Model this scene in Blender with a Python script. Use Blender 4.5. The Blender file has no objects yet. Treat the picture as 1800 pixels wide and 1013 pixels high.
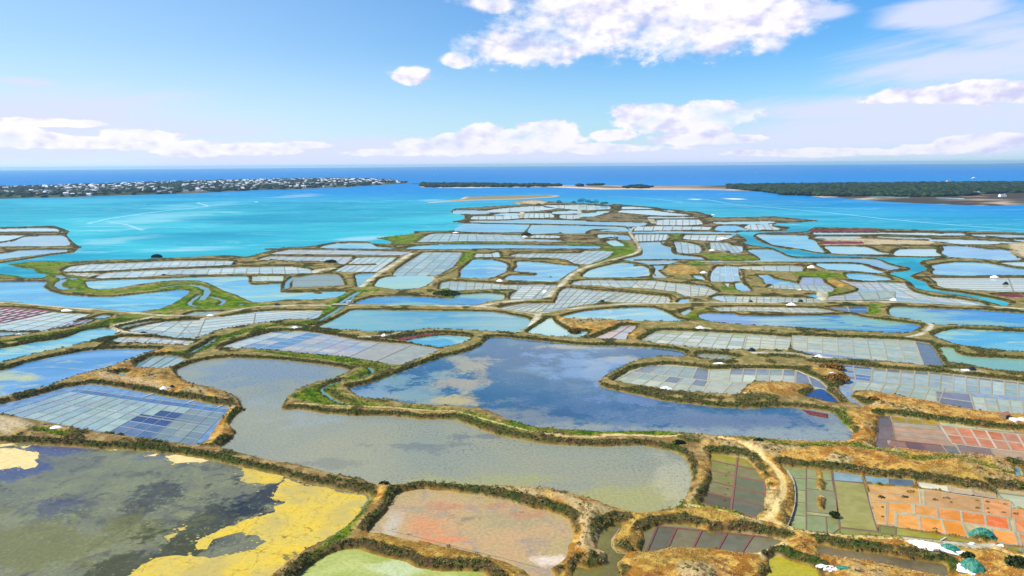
import bpy, bmesh, math, random
import numpy as np
from mathutils import Matrix, Vector
rnd = random.Random(7)
scene = bpy.context.scene
COL = scene.collection
R = math.radians

# ---------------------------------------------------------------- camera
F_PX, CAM_H = 1216.0, 110.0
PITCH, ROLL = R(10.12), R(0.38)
SEA_R = 40000.0
cam_d = bpy.data.cameras.new('camera'); cam = bpy.data.objects.new('camera', cam_d); COL.objects.link(cam)
cam_d.sensor_width = 36.0; cam_d.lens = 36.0 * F_PX / 1800.0
cam_d.clip_start = 1.0; cam_d.clip_end = 200000.0
CM = Matrix.Rotation(math.pi/2 - PITCH, 4, 'X') @ Matrix.Rotation(-ROLL, 4, 'Z')
CM.translation = (0, 0, CAM_H)
cam.matrix_world = CM
scene.camera = cam

# ---------------------------------------------------------------- sun, sky, exposure
SUN_AZ, SUN_EL = R(-98), R(47)          # azimuth from +Y towards +X
SKY_STRENGTH, SUN_STRENGTH = 0.10, 4.4
scene.view_settings.view_transform = 'Standard'
scene.view_settings.look = 'None'
scene.view_settings.exposure = 0.80
scene.view_settings.gamma = 1.0
scene.view_settings.use_curve_mapping = False
sd_ = bpy.data.lights.new('sun', 'SUN'); sd_.energy = SUN_STRENGTH; sd_.angle = R(0.5); sd_.color = (1.0, 0.955, 0.88)
sun = bpy.data.objects.new('sun', sd_); COL.objects.link(sun)
sdir = Vector((math.sin(SUN_AZ)*math.cos(SUN_EL), math.cos(SUN_AZ)*math.cos(SUN_EL), math.sin(SUN_EL)))
sun.rotation_euler = sdir.to_track_quat('Z', 'Y').to_euler()
sun.location = (0, 0, 300)

class NT:
    """small helper round a node tree"""
    def __init__(s, tree): s.t = tree; s.n = tree.nodes; s.l = tree.links
    def new(s, typ, **kw):
        n = s.n.new(typ)
        for k, v in kw.items(): setattr(n, k, v)
        return n
    def put(s, sock, v):
        if isinstance(v, bpy.types.NodeSocket): s.l.new(v, sock)
        else:
            try: sock.default_value = v
            except Exception: sock.default_value = (*v, 1.0)
    def math(s, op, a, b=None, c=None, clamp=False):
        n = s.new('ShaderNodeMath', operation=op); n.use_clamp = clamp
        s.put(n.inputs[0], a)
        if b is not None: s.put(n.inputs[1], b)
        if c is not None: s.put(n.inputs[2], c)
        return n.outputs[0]
    def vmath(s, op, a, b=None):
        n = s.new('ShaderNodeVectorMath', operation=op); s.put(n.inputs[0], a)
        if b is not None: s.put(n.inputs[1], b)
        return n.outputs[0]
    def noise(s, vec, scale, detail=4.0, rough=0.55, dist=0.0, out=0):
        n = s.new('ShaderNodeTexNoise'); s.put(n.inputs['Vector'], vec)
        n.inputs['Scale'].default_value = scale; n.inputs['Detail'].default_value = detail
        n.inputs['Roughness'].default_value = rough; n.inputs['Distortion'].default_value = dist
        return n.outputs[out]
    def ramp(s, fac, lo, hi, a=0.0, b=1.0):
        n = s.new('ShaderNodeMapRange', interpolation_type='SMOOTHSTEP'); s.put(n.inputs[0], fac)
        n.inputs[1].default_value = lo; n.inputs[2].default_value = hi
        n.inputs[3].default_value = a; n.inputs[4].default_value = b
        return n.outputs[0]
    def mix(s, fac, a, b, blend='MIX'):
        n = s.new('ShaderNodeMix', data_type='RGBA', blend_type=blend)
        s.put(n.inputs[0], fac); s.put(n.inputs[6], a); s.put(n.inputs[7], b)
        return n.outputs[2]

def px_dir(px, py):
    d = Vector(((px-900)/F_PX, -(py-506.5)/F_PX, -1.0))
    return (CM.to_3x3() @ d).normalized()
def az_el(px, py):
    d = px_dir(px, py); return math.atan2(d.x, d.y), math.asin(d.z)
def ground(px, py, z=0.0):
    d = px_dir(px, py)
    t = (CAM_H - z) / max(1e-6, -d.z)
    return (d.x*t, d.y*t)

def build_world():
    w = bpy.data.worlds.new('World'); scene.world = w; w.use_nodes = True
    t = NT(w.node_tree); t.n.clear()
    out = t.new('ShaderNodeOutputWorld'); bg = t.new('ShaderNodeBackground')
    t.l.new(bg.outputs[0], out.inputs[0]); bg.inputs[1].default_value = SKY_STRENGTH
    sky = t.new('ShaderNodeTexSky', sky_type='NISHITA'); sky.sun_disc = False
    sky.sun_elevation = SUN_EL; sky.sun_rotation = SUN_AZ
    sky.altitude = 0; sky.air_density = 1.0; sky.dust_density = 0.6; sky.ozone_density = 2.2
    hs = t.new('ShaderNodeHueSaturation'); t.l.new(sky.outputs[0], hs.inputs['Color'])
    hs.inputs['Saturation'].default_value = 1.1; hs.inputs['Value'].default_value = 1.28
    tint = t.mix(1.0, hs.outputs[0], (.30, .56, .76), 'MULTIPLY')
    tc = t.new('ShaderNodeTexCoord'); sep = t.new('ShaderNodeSeparateXYZ')
    t.l.new(tc.outputs['Generated'], sep.inputs[0])
    az = t.math('ARCTAN2', sep.outputs[0], sep.outputs[1])
    el = t.math('ARCSINE', sep.outputs[2])
    # perspective-like coordinates of a cloud deck: streaks flatten towards the horizon
    cmb = t.new('ShaderNodeCombineXYZ'); t.put(cmb.inputs[0], az); t.put(cmb.inputs[1], t.math('MULTIPLY', el, 1.7)); t.put(cmb.inputs[2], 3.1)
    v = cmb.outputs[0]
    big = t.noise(v, 7.5, 5, 0.58)
    fine = t.noise(v, 26.0, 7, 0.62)
    fine = t.math('ADD', fine, t.math('MULTIPLY', t.math('SUBTRACT', t.noise(v, 70.0, 5, 0.6), 0.5), 0.28))
    nz = t.math('ADD', t.math('MULTIPLY', t.math('SUBTRACT', big, 0.5), 1.5), t.math('MULTIPLY', t.math('SUBTRACT', fine, 0.5), 1.35))
    def blob(px, py, rx, ry):
        a0, e0 = az_el(px, py)
        dx = t.math('MULTIPLY', t.math('SUBTRACT', az, a0), F_PX/rx)
        dy = t.math('MULTIPLY', t.math('SUBTRACT', el, e0), F_PX/ry)
        r2 = t.math('ADD', t.math('MULTIPLY', dx, dx), t.math('MULTIPLY', dy, dy))
        return t.math('SUBTRACT', 1.0, t.math('SQRT', r2))
    def field(bl):
        d = None
        for b in bl:
            x = blob(*b); d = x if d is None else t.math('MAXIMUM', d, x)
        return d
    cum = field([(1080,15,215,92),(1210,28,200,82),(930,84,125,42),(1330,22,112,62),(1000,-70,260,90),(1250,-60,260,90),
                 (722,133,52,20),(803,106,30,14),(866,6,55,20),(790,256,130,22),(930,244,125,30),(860,240,60,26),(990,234,40,28),(1180,212,130,30),(1165,196,60,20),(1270,202,85,24),
                 (1215,245,120,14),(60,215,110,8),(-80,230,120,24),(1680,165,140,18),(1830,160,90,18),
                 (1660,262,110,12),(1300,244,60,9),(120,250,130,12),(330,262,90,16),(460,262,90,14),(540,255,60,9),(20,238,80,8),(250,240,70,14),(380,262,160,9),(700,268,120,10),(1000,262,260,12),(1450,268,200,9),(1730,245,90,12),(1080,238,60,14),(960,225,80,20),(1120,200,60,22),(1240,190,70,16)])
    dens = t.math('ADD', cum, t.math('MULTIPLY', nz, 0.78))
    mask = t.math('MULTIPLY', t.mix(t.ramp(el, 0.17, 0.10), t.ramp(dens, 0.02, 0.56), t.ramp(dens, 0.14, 0.34)), t.ramp(t.noise(v, 11.0, 6, 0.62), 0.30, 0.52, 0.35, 1.0))
    # light: compare with the field nearer the sun (up and to the left)
    off = t.vmath('ADD', v, (-0.014, 0.026, 0.0))
    b2 = t.noise(off, 7.5, 5, 0.58); off2 = t.vmath('ADD', v, (-0.008, 0.014, 0.0)); f2 = t.noise(off2, 34.0, 4, 0.5); fine_ = t.noise(v, 34.0, 4, 0.5)
    nz_ = t.math('ADD', t.math('MULTIPLY', t.math('SUBTRACT', big, 0.5), 1.5), t.math('MULTIPLY', t.math('SUBTRACT', fine_, 0.5), 0.8))
    n2 = t.math('ADD', t.math('MULTIPLY', t.math('SUBTRACT', b2, 0.5), 1.5), t.math('MULTIPLY', t.math('SUBTRACT', f2, 0.5), 0.8))
    rel = t.math('SUBTRACT', nz_, n2)
    thick = t.ramp(dens, 0.35, 1.1)
    lit = t.math('ADD', t.ramp(rel, -0.30, 0.10), t.math('MULTIPLY', thick, -0.12), clamp=True)
    ccol = t.mix(lit, (3.7, 3.8, 5.4), (6.3, 6.0, 6.3))
    # thin layered cloud
    cv = t.new('ShaderNodeCombineXYZ'); t.put(cv.inputs[0], az)
    t.put(cv.inputs[1], t.math('ADD', t.math('MULTIPLY', el, 7.0), t.math('MULTIPLY', az, -1.1))); t.put(cv.inputs[2], 8.0)
    st = t.noise(cv.outputs[0], 3.2, 7, 0.6, 0.4)
    layer = field([(1720,110,260,52),(1830,70,190,50),(1560,190,330,30),(1800,200,300,40),(1620,235,460,55),(1500,200,260,12),(120,215,420,60),(500,270,700,36),(1000,275,900,26),
                   (1660,25,90,22),(1450,22,40,14),(40,144,60,10)])
    cir = t.ramp(t.math('ADD', t.math('MULTIPLY', t.math('SUBTRACT', st, 0.5), 2.0), layer), -0.05, 0.75, 0.0, 0.9)
    # higher deck beyond the frame: fair-weather cloud goes on all round
    div = t.new('ShaderNodeVectorMath', operation='SCALE'); t.put(div.inputs[0], tc.outputs['Generated'])
    t.put(div.inputs['Scale'], t.math('DIVIDE', 1.0, t.math('MAXIMUM', sep.outputs[2], 0.08)))
    deck = t.noise(div.outputs[0], 0.9, 6, 0.6)
    dk = t.math('MULTIPLY', t.ramp(deck, 0.50, 0.66), t.ramp(el, 0.30, 0.42))
    back = t.math('MULTIPLY', t.ramp(deck, 0.50, 0.66), t.math('MULTIPLY', t.ramp(el, 0.02, 0.10), t.ramp(sep.outputs[1], 0.55, 0.25)))
    dk = t.math('MAXIMUM', dk, back)
    # haze along the horizon
    hz = t.ramp(el, 0.17, -0.01, 0.0, 0.55)
    lft = t.ramp(az, 0.35, -0.75, 0.0, 0.55)
    hz2 = t.math('ADD', hz, t.math('MULTIPLY', lft, t.ramp(el, 0.50, 0.0)), clamp=True)
    c = t.mix(hz2, tint, (4.3, 5.25, 6.1))
    c = t.mix(cir, c, (4.3, 4.6, 6.0))
    c = t.mix(dk, c, (4.6, 4.7, 5.6))
    ccol = t.mix(t.ramp(el, 0.13, -0.01, 0.0, 0.38), ccol, t.mix(t.ramp(az, -0.6, 0.5), (5.3, 5.6, 6.3), (3.9, 4.3, 5.8)))
    c = t.mix(mask, c, ccol)
    t.l.new(c, bg.inputs[0])
build_world()

# ---------------------------------------------------------------- helpers
def S(r, g, b, k=1.0):
    f = lambda c: (c/255/12.92 if c <= 10 else ((c/255+0.055)/1.055)**2.4)
    return (f(r)*k, f(g)*k, f(b)*k)
CROPS = {'A':(0,720,3.458),'B':(450,720,3.458),'C':(900,720,3.458),'D':(1300,720,3.458),'E':(0,520,3.6),'F':(450,520,3.6),
 'G':(900,520,3.6),'H':(1300,520,3.6),'I':(0,380,4.5),'J':(350,380,4.5),'K':(700,380,4.5),'L':(1050,380,4.5),'M':(1400,380,4.5),
 'N':(0,270,4.0),'O':(400,270,4.0),'Q':(750,320,5.143),'R':(1050,320,4.5),'S':(1200,280,3.0),'T':(1500,820,5.25),'U':(1500,700,6.0),
 'V':(0,640,4.09),'W':(1200,640,3.0),'g':(0,0,1.0)}
def P(s):
    """survey points of the photograph, given per map sheet, as picture points"""
    x0, y0, k = CROPS['g']; o = []
    for tok in s.split():
        if tok in CROPS: x0, y0, k = CROPS[tok]
        else:
            a, b = tok.split(','); o.append((x0+float(a)/k, y0+float(b)/k))
    return o
def W(pts): return [ground(*p) for p in pts]
def chaikin(pts, n=1, closed=True):
    for _ in range(n):
        q = []
        m = len(pts)
        for i in range(m if closed else m-1):
            a, b = pts[i], pts[(i+1) % m]
            q.append((a[0]*.75+b[0]*.25, a[1]*.75+b[1]*.25)); q.append((a[0]*.25+b[0]*.75, a[1]*.25+b[1]*.75))
        if not closed: q = [pts[0]] + q + [pts[-1]]
        pts = q
    return pts
def spline(pts, n=3, k=0.42):
    o = []; m = len(pts)
    for i in range(m):
        p0, p1, p2, p3 = pts[i-1], pts[i], pts[(i+1) % m], pts[(i+2) % m]
        for j in range(n):
            t = j/n; h1 = 2*t**3-3*t*t+1; h2 = -2*t**3+3*t*t; h3 = t**3-2*t*t+t; h4 = t**3-t*t
            o.append(tuple(h1*p1[c]+h2*p2[c]+h3*k*(p2[c]-p0[c])+h4*k*(p3[c]-p1[c]) for c in (0, 1)))
    return o
def swell(pts, g=0.65):
    """the farther dykes hide a strip of the water behind them: give it back"""
    p = ccw(pts); q = offset(p, 1.0); o = []
    for a, b in zip(p, q):
        k = g*min(1.0, max(0.0, (600-a[1])/150)); o.append((a[0]+(b[0]-a[0])*k, a[1]+(b[1]-a[1])*k))
    return o
def area(p): return 0.5*sum(p[i-1][0]*p[i][1]-p[i][0]*p[i-1][1] for i in range(len(p)))
def ccw(p): return p if area(p) > 0 else p[::-1]
def offset(p, d):
    p = ccw(p); n = len(p); o = []
    for i in range(n):
        a, b, c = Vector(p[i-1]), Vector(p[i]), Vector(p[(i+1) % n])
        e1, e2 = b-a, c-b
        if e1.length < 1e-6 or e2.length < 1e-6: o.append(tuple(b)); continue
        e1.normalize(); e2.normalize()
        nn = Vector((e1.y+e2.y, -(e1.x+e2.x)))
        if nn.length < 0.2: o.append(tuple(b)); continue
        nn.normalize(); k = d/max(0.5, nn.dot(Vector((e1.y, -e1.x))))
        o.append((b.x+nn.x*k, b.y+nn.y*k))
    return o
def tag(o, label=None, cat=None, group=None, kind=None):
    if label: o['label'] = label
    if cat: o['category'] = cat
    if group: o['group'] = group
    if kind: o['kind'] = kind
    return o
def link(o, parent=None):
    COL.objects.link(o)
    if parent: o.parent = parent
    return o
def mesh_obj(name, verts, faces, mats, parent=None, midx=None, smooth=False):
    me = bpy.data.meshes.new(name); me.from_pydata(verts, [], faces)
    for m in (mats if isinstance(mats, (list, tuple)) else [mats]): me.materials.append(m)
    if midx is not None: me.polygons.foreach_set('material_index', midx)
    if smooth: me.polygons.foreach_set('use_smooth', [True]*len(me.polygons))
    me.update()
    return link(bpy.data.objects.new(name, me), parent)
def np_mesh(name, V, T, mat, cols=None, smooth=False):
    """triangle or quad mesh straight from arrays"""
    me = bpy.data.meshes.new(name); k = T.shape[1]
    me.vertices.add(len(V)); me.vertices.foreach_set('co', V.astype(np.float32).ravel())
    me.loops.add(T.size); me.loops.foreach_set('vertex_index', T.astype(np.int32).ravel())
    me.polygons.add(len(T)); me.polygons.foreach_set('loop_start', np.arange(0, T.size, k, dtype=np.int32))
    try: me.polygons.foreach_set('loop_total', np.full(len(T), k, dtype=np.int32))
    except Exception: pass
    if smooth: me.polygons.foreach_set('use_smooth', np.ones(len(T), dtype=bool))
    if cols is not None:
        a = me.color_attributes.new('Col', 'FLOAT_COLOR', 'POINT')
        c = np.ones((len(V), 4), dtype=np.float32); c[:, :3] = cols; a.data.foreach_set('color', c.ravel())
    me.materials.append(mat); me.update(calc_edges=True); me.validate()
    return link(bpy.data.objects.new(name, me))
def sheet(name, poly, z, mat, parent=None):
    poly = ccw(poly); o = mesh_obj(name, [(x, y, z) for x, y in poly], [list(range(len(poly)))], mat, parent); return o

# value noise
def vnoise(x, y, seed=0):
    xi = np.floor(x).astype(np.int64); yi = np.floor(y).astype(np.int64)
    fx = (x-xi).astype(np.float32); fy = (y-yi).astype(np.float32)
    fx = fx*fx*(3-2*fx); fy = fy*fy*(3-2*fy)
    def h(a, b):
        n = (a*374761393 + b*668265263 + seed*1442695041) & 0x7fffffff
        n = ((n ^ (n >> 13))*1274126177) & 0x7fffffff
        n = (n ^ (n >> 16)) & 0xffff
        return n.astype(np.float32)/65535.0
    return (h(xi,yi)*(1-fx)+h(xi+1,yi)*fx)*(1-fy) + (h(xi,yi+1)*(1-fx)+h(xi+1,yi+1)*fx)*fy
def fbm(x, y, L, octv=3, seed=0):
    s = 0; a = 1; t = 0
    for o in range(octv):
        s = s + a*vnoise(x/L*2**o, y/L*2**o, seed+o*17); t += a; a *= 0.5
    return s/t
def sstep(a, b, x):
    t = np.clip((x-a)/(b-a), 0, 1); return t*t*(3-2*t)

def poly_sd(poly, X, Y, margin):
    """indices near the polygon and signed distance there (inside positive)"""
    p = np.array(poly, dtype=np.float64)
    m = margin if np.isscalar(margin) else margin
    idx = np.nonzero((X > p[:,0].min()-m) & (X < p[:,0].max()+m) & (Y > p[:,1].min()-m) & (Y < p[:,1].max()+m))[0]
    if len(idx) == 0: return idx, None
    x, y = X[idx], Y[idx]
    d2 = np.full(len(idx), 1e12); ins = np.zeros(len(idx), dtype=bool)
    n = len(p)
    for i in range(n):
        ax, ay = p[i-1]; bx, by = p[i]; ex, ey = bx-ax, by-ay
        l2 = ex*ex+ey*ey
        if l2 < 1e-9: continue
        wx, wy = x-ax, y-ay
        t = np.clip((wx*ex+wy*ey)/l2, 0, 1)
        dx, dy = wx-t*ex, wy-t*ey
        np.minimum(d2, dx*dx+dy*dy, out=d2)
        if ay != by:
            c = (ay > y) != (by > y)
            ins ^= c & (x < ex*(y-ay)/(by-ay)+ax)
    d = np.sqrt(d2)
    return idx, np.where(ins, d, -d)
def line_d(pts, X, Y, margin):
    p = np.array(pts); idx = np.nonzero((X > p[:,0].min()-margin) & (X < p[:,0].max()+margin) & (Y > p[:,1].min()-margin) & (Y < p[:,1].max()+margin))[0]
    if len(idx) == 0: return idx, None
    x, y = X[idx], Y[idx]; d2 = np.full(len(idx), 1e12)
    for i in range(1, len(p)):
        ax, ay = p[i-1]; ex, ey = p[i]-p[i-1]; l2 = ex*ex+ey*ey
        if l2 < 1e-9: continue
        t = np.clip(((x-ax)*ex+(y-ay)*ey)/l2, 0, 1)
        dx, dy = x-ax-t*ex, y-ay-t*ey; np.minimum(d2, dx*dx+dy*dy, out=d2)
    return idx, np.sqrt(d2)

# ---------------------------------------------------------------- materials
def material(name):
    m = bpy.data.materials.new(name); m.use_nodes = True; t = NT(m.node_tree)
    b = m.node_tree.nodes['Principled BSDF']; return m, t, b
def plain(name, col, rough=0.8, var=0.25, scale=1.0, bump=0.0):
    m, t, b = material(name); g = t.new('ShaderNodeNewGeometry')
    n = t.noise(g.outputs['Position'], scale, 4)
    c = t.mix(t.ramp(n, 0.3, 0.7), tuple(x*(1-var) for x in col), tuple(min(1, x*(1+var)) for x in col))
    t.l.new(c, b.inputs['Base Color']); b.inputs['Roughness'].default_value = rough
    b.inputs['Specular IOR Level'].default_value = 0.2
    if bump:
        bn = t.new('ShaderNodeBump'); bn.inputs['Distance'].default_value = bump; t.l.new(n, bn.inputs['Height']); t.l.new(bn.outputs[0], b.inputs['Normal'])
    return m
def water_finish(t, b, pos, rough=0.12, wave=0.02, ws=1.2, spec=0.5):
    b.inputs['Roughness'].default_value = rough; b.inputs['IOR'].default_value = 1.33
    b.inputs['Specular IOR Level'].default_value = spec
    mp = t.new('ShaderNodeMapping'); t.l.new(pos, mp.inputs[0]); mp.inputs['Scale'].default_value = (0.55, 1.0, 1.0); mp.inputs['Rotation'].default_value = (0, 0, 0.35)
    n = t.noise(mp.outputs[0], ws, 3)
    bn = t.new('ShaderNodeBump'); bn.inputs['Distance'].default_value = wave; bn.inputs['Strength'].default_value = 1.0
    t.l.new(n, bn.inputs['Height']); t.l.new(bn.outputs[0], b.inputs['Normal'])
def pond_mat(name, base, alt, alt2=None, scale=0.03, lo=0.42, hi=0.62, blobs=(), speck=None, edge=None, rough=0.12, spec=0.5, stretch=(1,1,1), rot=0.0, wave=0.015):
    """shallow pond: bottom tones and painted cloud reflections in patches under a glossy surface; blobs = (px,py,rx,ry,colour,wobble) patches of another tone on the ground"""
    m, t, b = material(name); g = t.new('ShaderNodeNewGeometry'); pos = g.outputs['Position']
    mp = t.new('ShaderNodeMapping'); t.l.new(pos, mp.inputs[0]); mp.inputs['Scale'].default_value = stretch; mp.inputs['Rotation'].default_value = (0, 0, rot)
    p = mp.outputs[0]
    n = t.noise(p, scale, 6, 0.6, 0.6); c = t.mix(t.ramp(n, lo, hi), base, alt)
    if alt2:
        n2 = t.noise(t.vmath('ADD', p, (311, 57, 0)), scale*2.3, 7, 0.62, 0.8); c = t.mix(t.ramp(n2, 0.5, 0.66), c, alt2)
    sp = t.new('ShaderNodeSeparateXYZ'); t.l.new(pos, sp.inputs[0])
    w = t.noise(p, 0.055, 7, 0.62); w2 = t.noise(t.vmath('ADD', p, (91, 7, 0)), 0.4, 5, 0.6)
    for (px, py, rx, ry, col, amt, wob) in blobs:
        x0, y0 = ground(px, py); x1, _ = ground(px+rx, py); _, y1 = ground(px, py-ry)
        dx = t.math('MULTIPLY', t.math('SUBTRACT', sp.outputs[0], x0), 1/abs(x1-x0)); dy = t.math('MULTIPLY', t.math('SUBTRACT', sp.outputs[1], y0), 1/abs(y1-y0))
        rr = t.math('SUBTRACT', 1.0, t.math('SQRT', t.math('ADD', t.math('MULTIPLY', dx, dx), t.math('MULTIPLY', dy, dy))))
        rr = t.math('ADD', rr, t.math('MULTIPLY', t.math('SUBTRACT', w, 0.5), wob*2.6)); rr = t.math('ADD', rr, t.math('MULTIPLY', t.math('SUBTRACT', w2, 0.5), wob*0.9))
        c = t.mix(t.ramp(rr, -0.15, 0.65, 0.0, amt), c, col)
    if speck:
        n3 = t.noise(pos, speck[1], 5, 0.75); n4 = t.noise(pos, scale*1.5, 3)
        f = t.math('MULTIPLY', t.ramp(n3, 0.54, 0.66), t.ramp(n4, 0.45, 0.6)); f = t.math('MULTIPLY', f, speck[2]); c = t.mix(f, c, speck[0])
    fine = t.noise(pos, 0.9, 4, 0.7); c = t.mix(t.ramp(fine, 0.35, 0.65, 0.0, 0.22), c, (0, 0, 0))
    t.l.new(c, b.inputs['Base Color']); water_finish(t, b, pos, rough, wave, spec=spec)
    return m
def brine_mat(name, rough=0.14, spec=0.5, mottled=0.3):
    """one material for all pans; each pan carries its own colour"""
    m, t, b = material(name); g = t.new('ShaderNodeNewGeometry'); pos = g.outputs['Position']
    oi = t.new('ShaderNodeObjectInfo'); n = t.noise(pos, 0.22, 6, 0.65, 0.5); n2 = t.noise(pos, 1.6, 4, 0.7)
    f = t.math('ADD', t.ramp(n, 0.3, 0.7, -mottled, mottled), t.ramp(n2, 0.3, 0.7, -mottled*.35, mottled*.35))
    hs = t.new('ShaderNodeHueSaturation'); t.l.new(oi.outputs['Color'], hs.inputs['Color']); t.put(hs.inputs['Value'], t.math('ADD', 1.0, f)); t.put(hs.inputs['Saturation'], t.math('SUBTRACT', 1.0, t.math('MULTIPLY', f, 0.5)))
    t.l.new(hs.outputs[0], b.inputs['Base Color']); water_finish(t, b, pos, rough, 0.006, 0.8, spec)
    return m
BRINE = brine_mat('brine', 0.16, 0.5, 0.13)
BED = brine_mat('bed_brine', 0.2, 0.4, 0.2)
def mud_mat(name, rough):
    m, t, b = material(name); g = t.new('ShaderNodeNewGeometry'); oi = t.new('ShaderNodeObjectInfo')
    n = t.noise(g.outputs['Position'], 0.8, 5, 0.7); c = t.mix(t.ramp(n, 0.3, 0.7), oi.outputs['Color'], (0.12, 0.1, 0.07)); c = t.mix(0.55, c, oi.outputs['Color'])
    t.l.new(c, b.inputs['Base Color']); b.inputs['Roughness'].default_value = rough; return m
MUD = mud_mat('ridge_mud', 0.85)
CHANNEL = pond_mat('channel_water', S(18,152,180,.62), S(64,188,200,.66), None, 0.01, spec=0.05, rough=0.4)
CREEK = pond_mat('creek_water', S(95,160,175,.6), S(120,165,165,.6), None, 0.02, spec=0.4, rough=0.2)

# ---------------------------------------------------------------- water bodies and pans registers
WATERS = []      # polygons (metres) that the dykes keep clear of
def pond(s, mat, label=None, sm=2, name='pond', grow=1.2, z=0.0):
    w = W(swell(spline(P(s), 3, .3) if sm else P(s)))
    w = ccw(w); WATERS.append(w)
    z += 0.004*(len(WATERS) % 12); o = sheet(name, offset(w, grow), z, mat); tag(o, label, kind='structure'); return o

def clip_convex(subj, conv):
    conv = ccw(conv); out = subj
    for i in range(len(conv)):
        a, b = conv[i-1], conv[i]; inp, out = out, []
        if not inp: return []
        side = lambda p: (b[0]-a[0])*(p[1]-a[1])-(b[1]-a[1])*(p[0]-a[0])
        for j in range(len(inp)):
            p, q = inp[j-1], inp[j]; sp, sq = side(p), side(q)
            if sq >= 0:
                if sp < 0: t = sp/(sp-sq); out.append((p[0]+(q[0]-p[0])*t, p[1]+(q[1]-p[1])*t))
                out.append(q)
            elif sp >= 0:
                t = sp/(sp-sq); out.append((p[0]+(q[0]-p[0])*t, p[1]+(q[1]-p[1])*t))
    o = []
    for p in out:
        if not o or (abs(p[0]-o[-1][0])+abs(p[1]-o[-1][1])) > 0.02: o.append(p)
    return o
def seg_inside(a, b, poly):
    ts = [0.0, 1.0]
    for i in range(len(poly)):
        c, d = poly[i-1], poly[i]
        rx, ry, sx, sy = b[0]-a[0], b[1]-a[1], d[0]-c[0], d[1]-c[1]
        den = rx*sy-ry*sx
        if abs(den) < 1e-9: continue
        t = ((c[0]-a[0])*sy-(c[1]-a[1])*sx)/den; u = ((c[0]-a[0])*ry-(c[1]-a[1])*rx)/den
        if 0 < t < 1 and 0 <= u <= 1: ts.append(t)
    ts.sort(); r = []
    for t0, t1 in zip(ts, ts[1:]):
        tm = (t0+t1)/2; x, y = a[0]+(b[0]-a[0])*tm, a[1]+(b[1]-a[1])*tm
        if t1-t0 > 1e-4 and inside(x, y, poly): r.append((t0, t1))
    return r
def inside(x, y, poly):
    c = False
    for i in range(len(poly)):
        (ax, ay), (bx, by) = poly[i-1], poly[i]
        if (ay > y) != (by > y) and x < (bx-ax)*(y-ay)/(by-ay)+ax: c = not c
    return c
def ridge(pts, w, h, col, parent, z=0.0, name='mud_ridge', mat=None):
    """low bank of clay along a line"""
    V, Fc = [], []
    n = len(pts)
    for i, p in enumerate(pts):
        a, b = Vector(pts[max(0, i-1)]), Vector(pts[min(n-1, i+1)]); e = (b-a)
        if e.length < 1e-6: e = Vector((1, 0))
        e.normalize(); nn = Vector((-e.y, e.x)); q = Vector(p)
        for k, zz in ((w*.5, z-0.08), (w*.32, z+h), (-w*.32, z+h), (-w*.5, z-0.08)):
            V.append((q.x+nn.x*k, q.y+nn.y*k, zz))
    for i in range(n-1):
        for k in range(3):
            a = i*4+k; Fc.append((a, a+4, a+5, a+1))
    Fc.append((0, 1, 2, 3)); m = (n-1)*4; Fc.append((m+3, m+2, m+1, m))
    o = mesh_obj(name, V, Fc, mat or MUD, parent); k_ = rnd.uniform(.8, 1.25); o.color = (min(1, col[0]*k_), min(1, col[1]*k_), min(1, col[2]*k_), 1); return o
def wobble(a, b, seg=7.0, amp=0.12, mx=9):
    L = math.dist(a, b); n = max(1, min(mx, int(L/seg)))
    return [(a[0]+(b[0]-a[0])*i/n+(rnd.uniform(-amp, amp) if 0 < i < n else 0), a[1]+(b[1]-a[1])*i/n+(rnd.uniform(-amp, amp) if 0 < i < n else 0)) for i in range(n+1)]
PANK = 0.80
RIDGE = S(112,114,100)
def bil(q, u, v):
    (ax, ay), (bx, by), (cx, cy), (dx, dy) = q     # TL TR BR BL
    return ((ax*(1-u)+bx*u)*(1-v)+(dx*(1-u)+cx*u)*v, (ay*(1-u)+by*u)*(1-v)+(dy*(1-u)+cy*u)*v)
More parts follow.
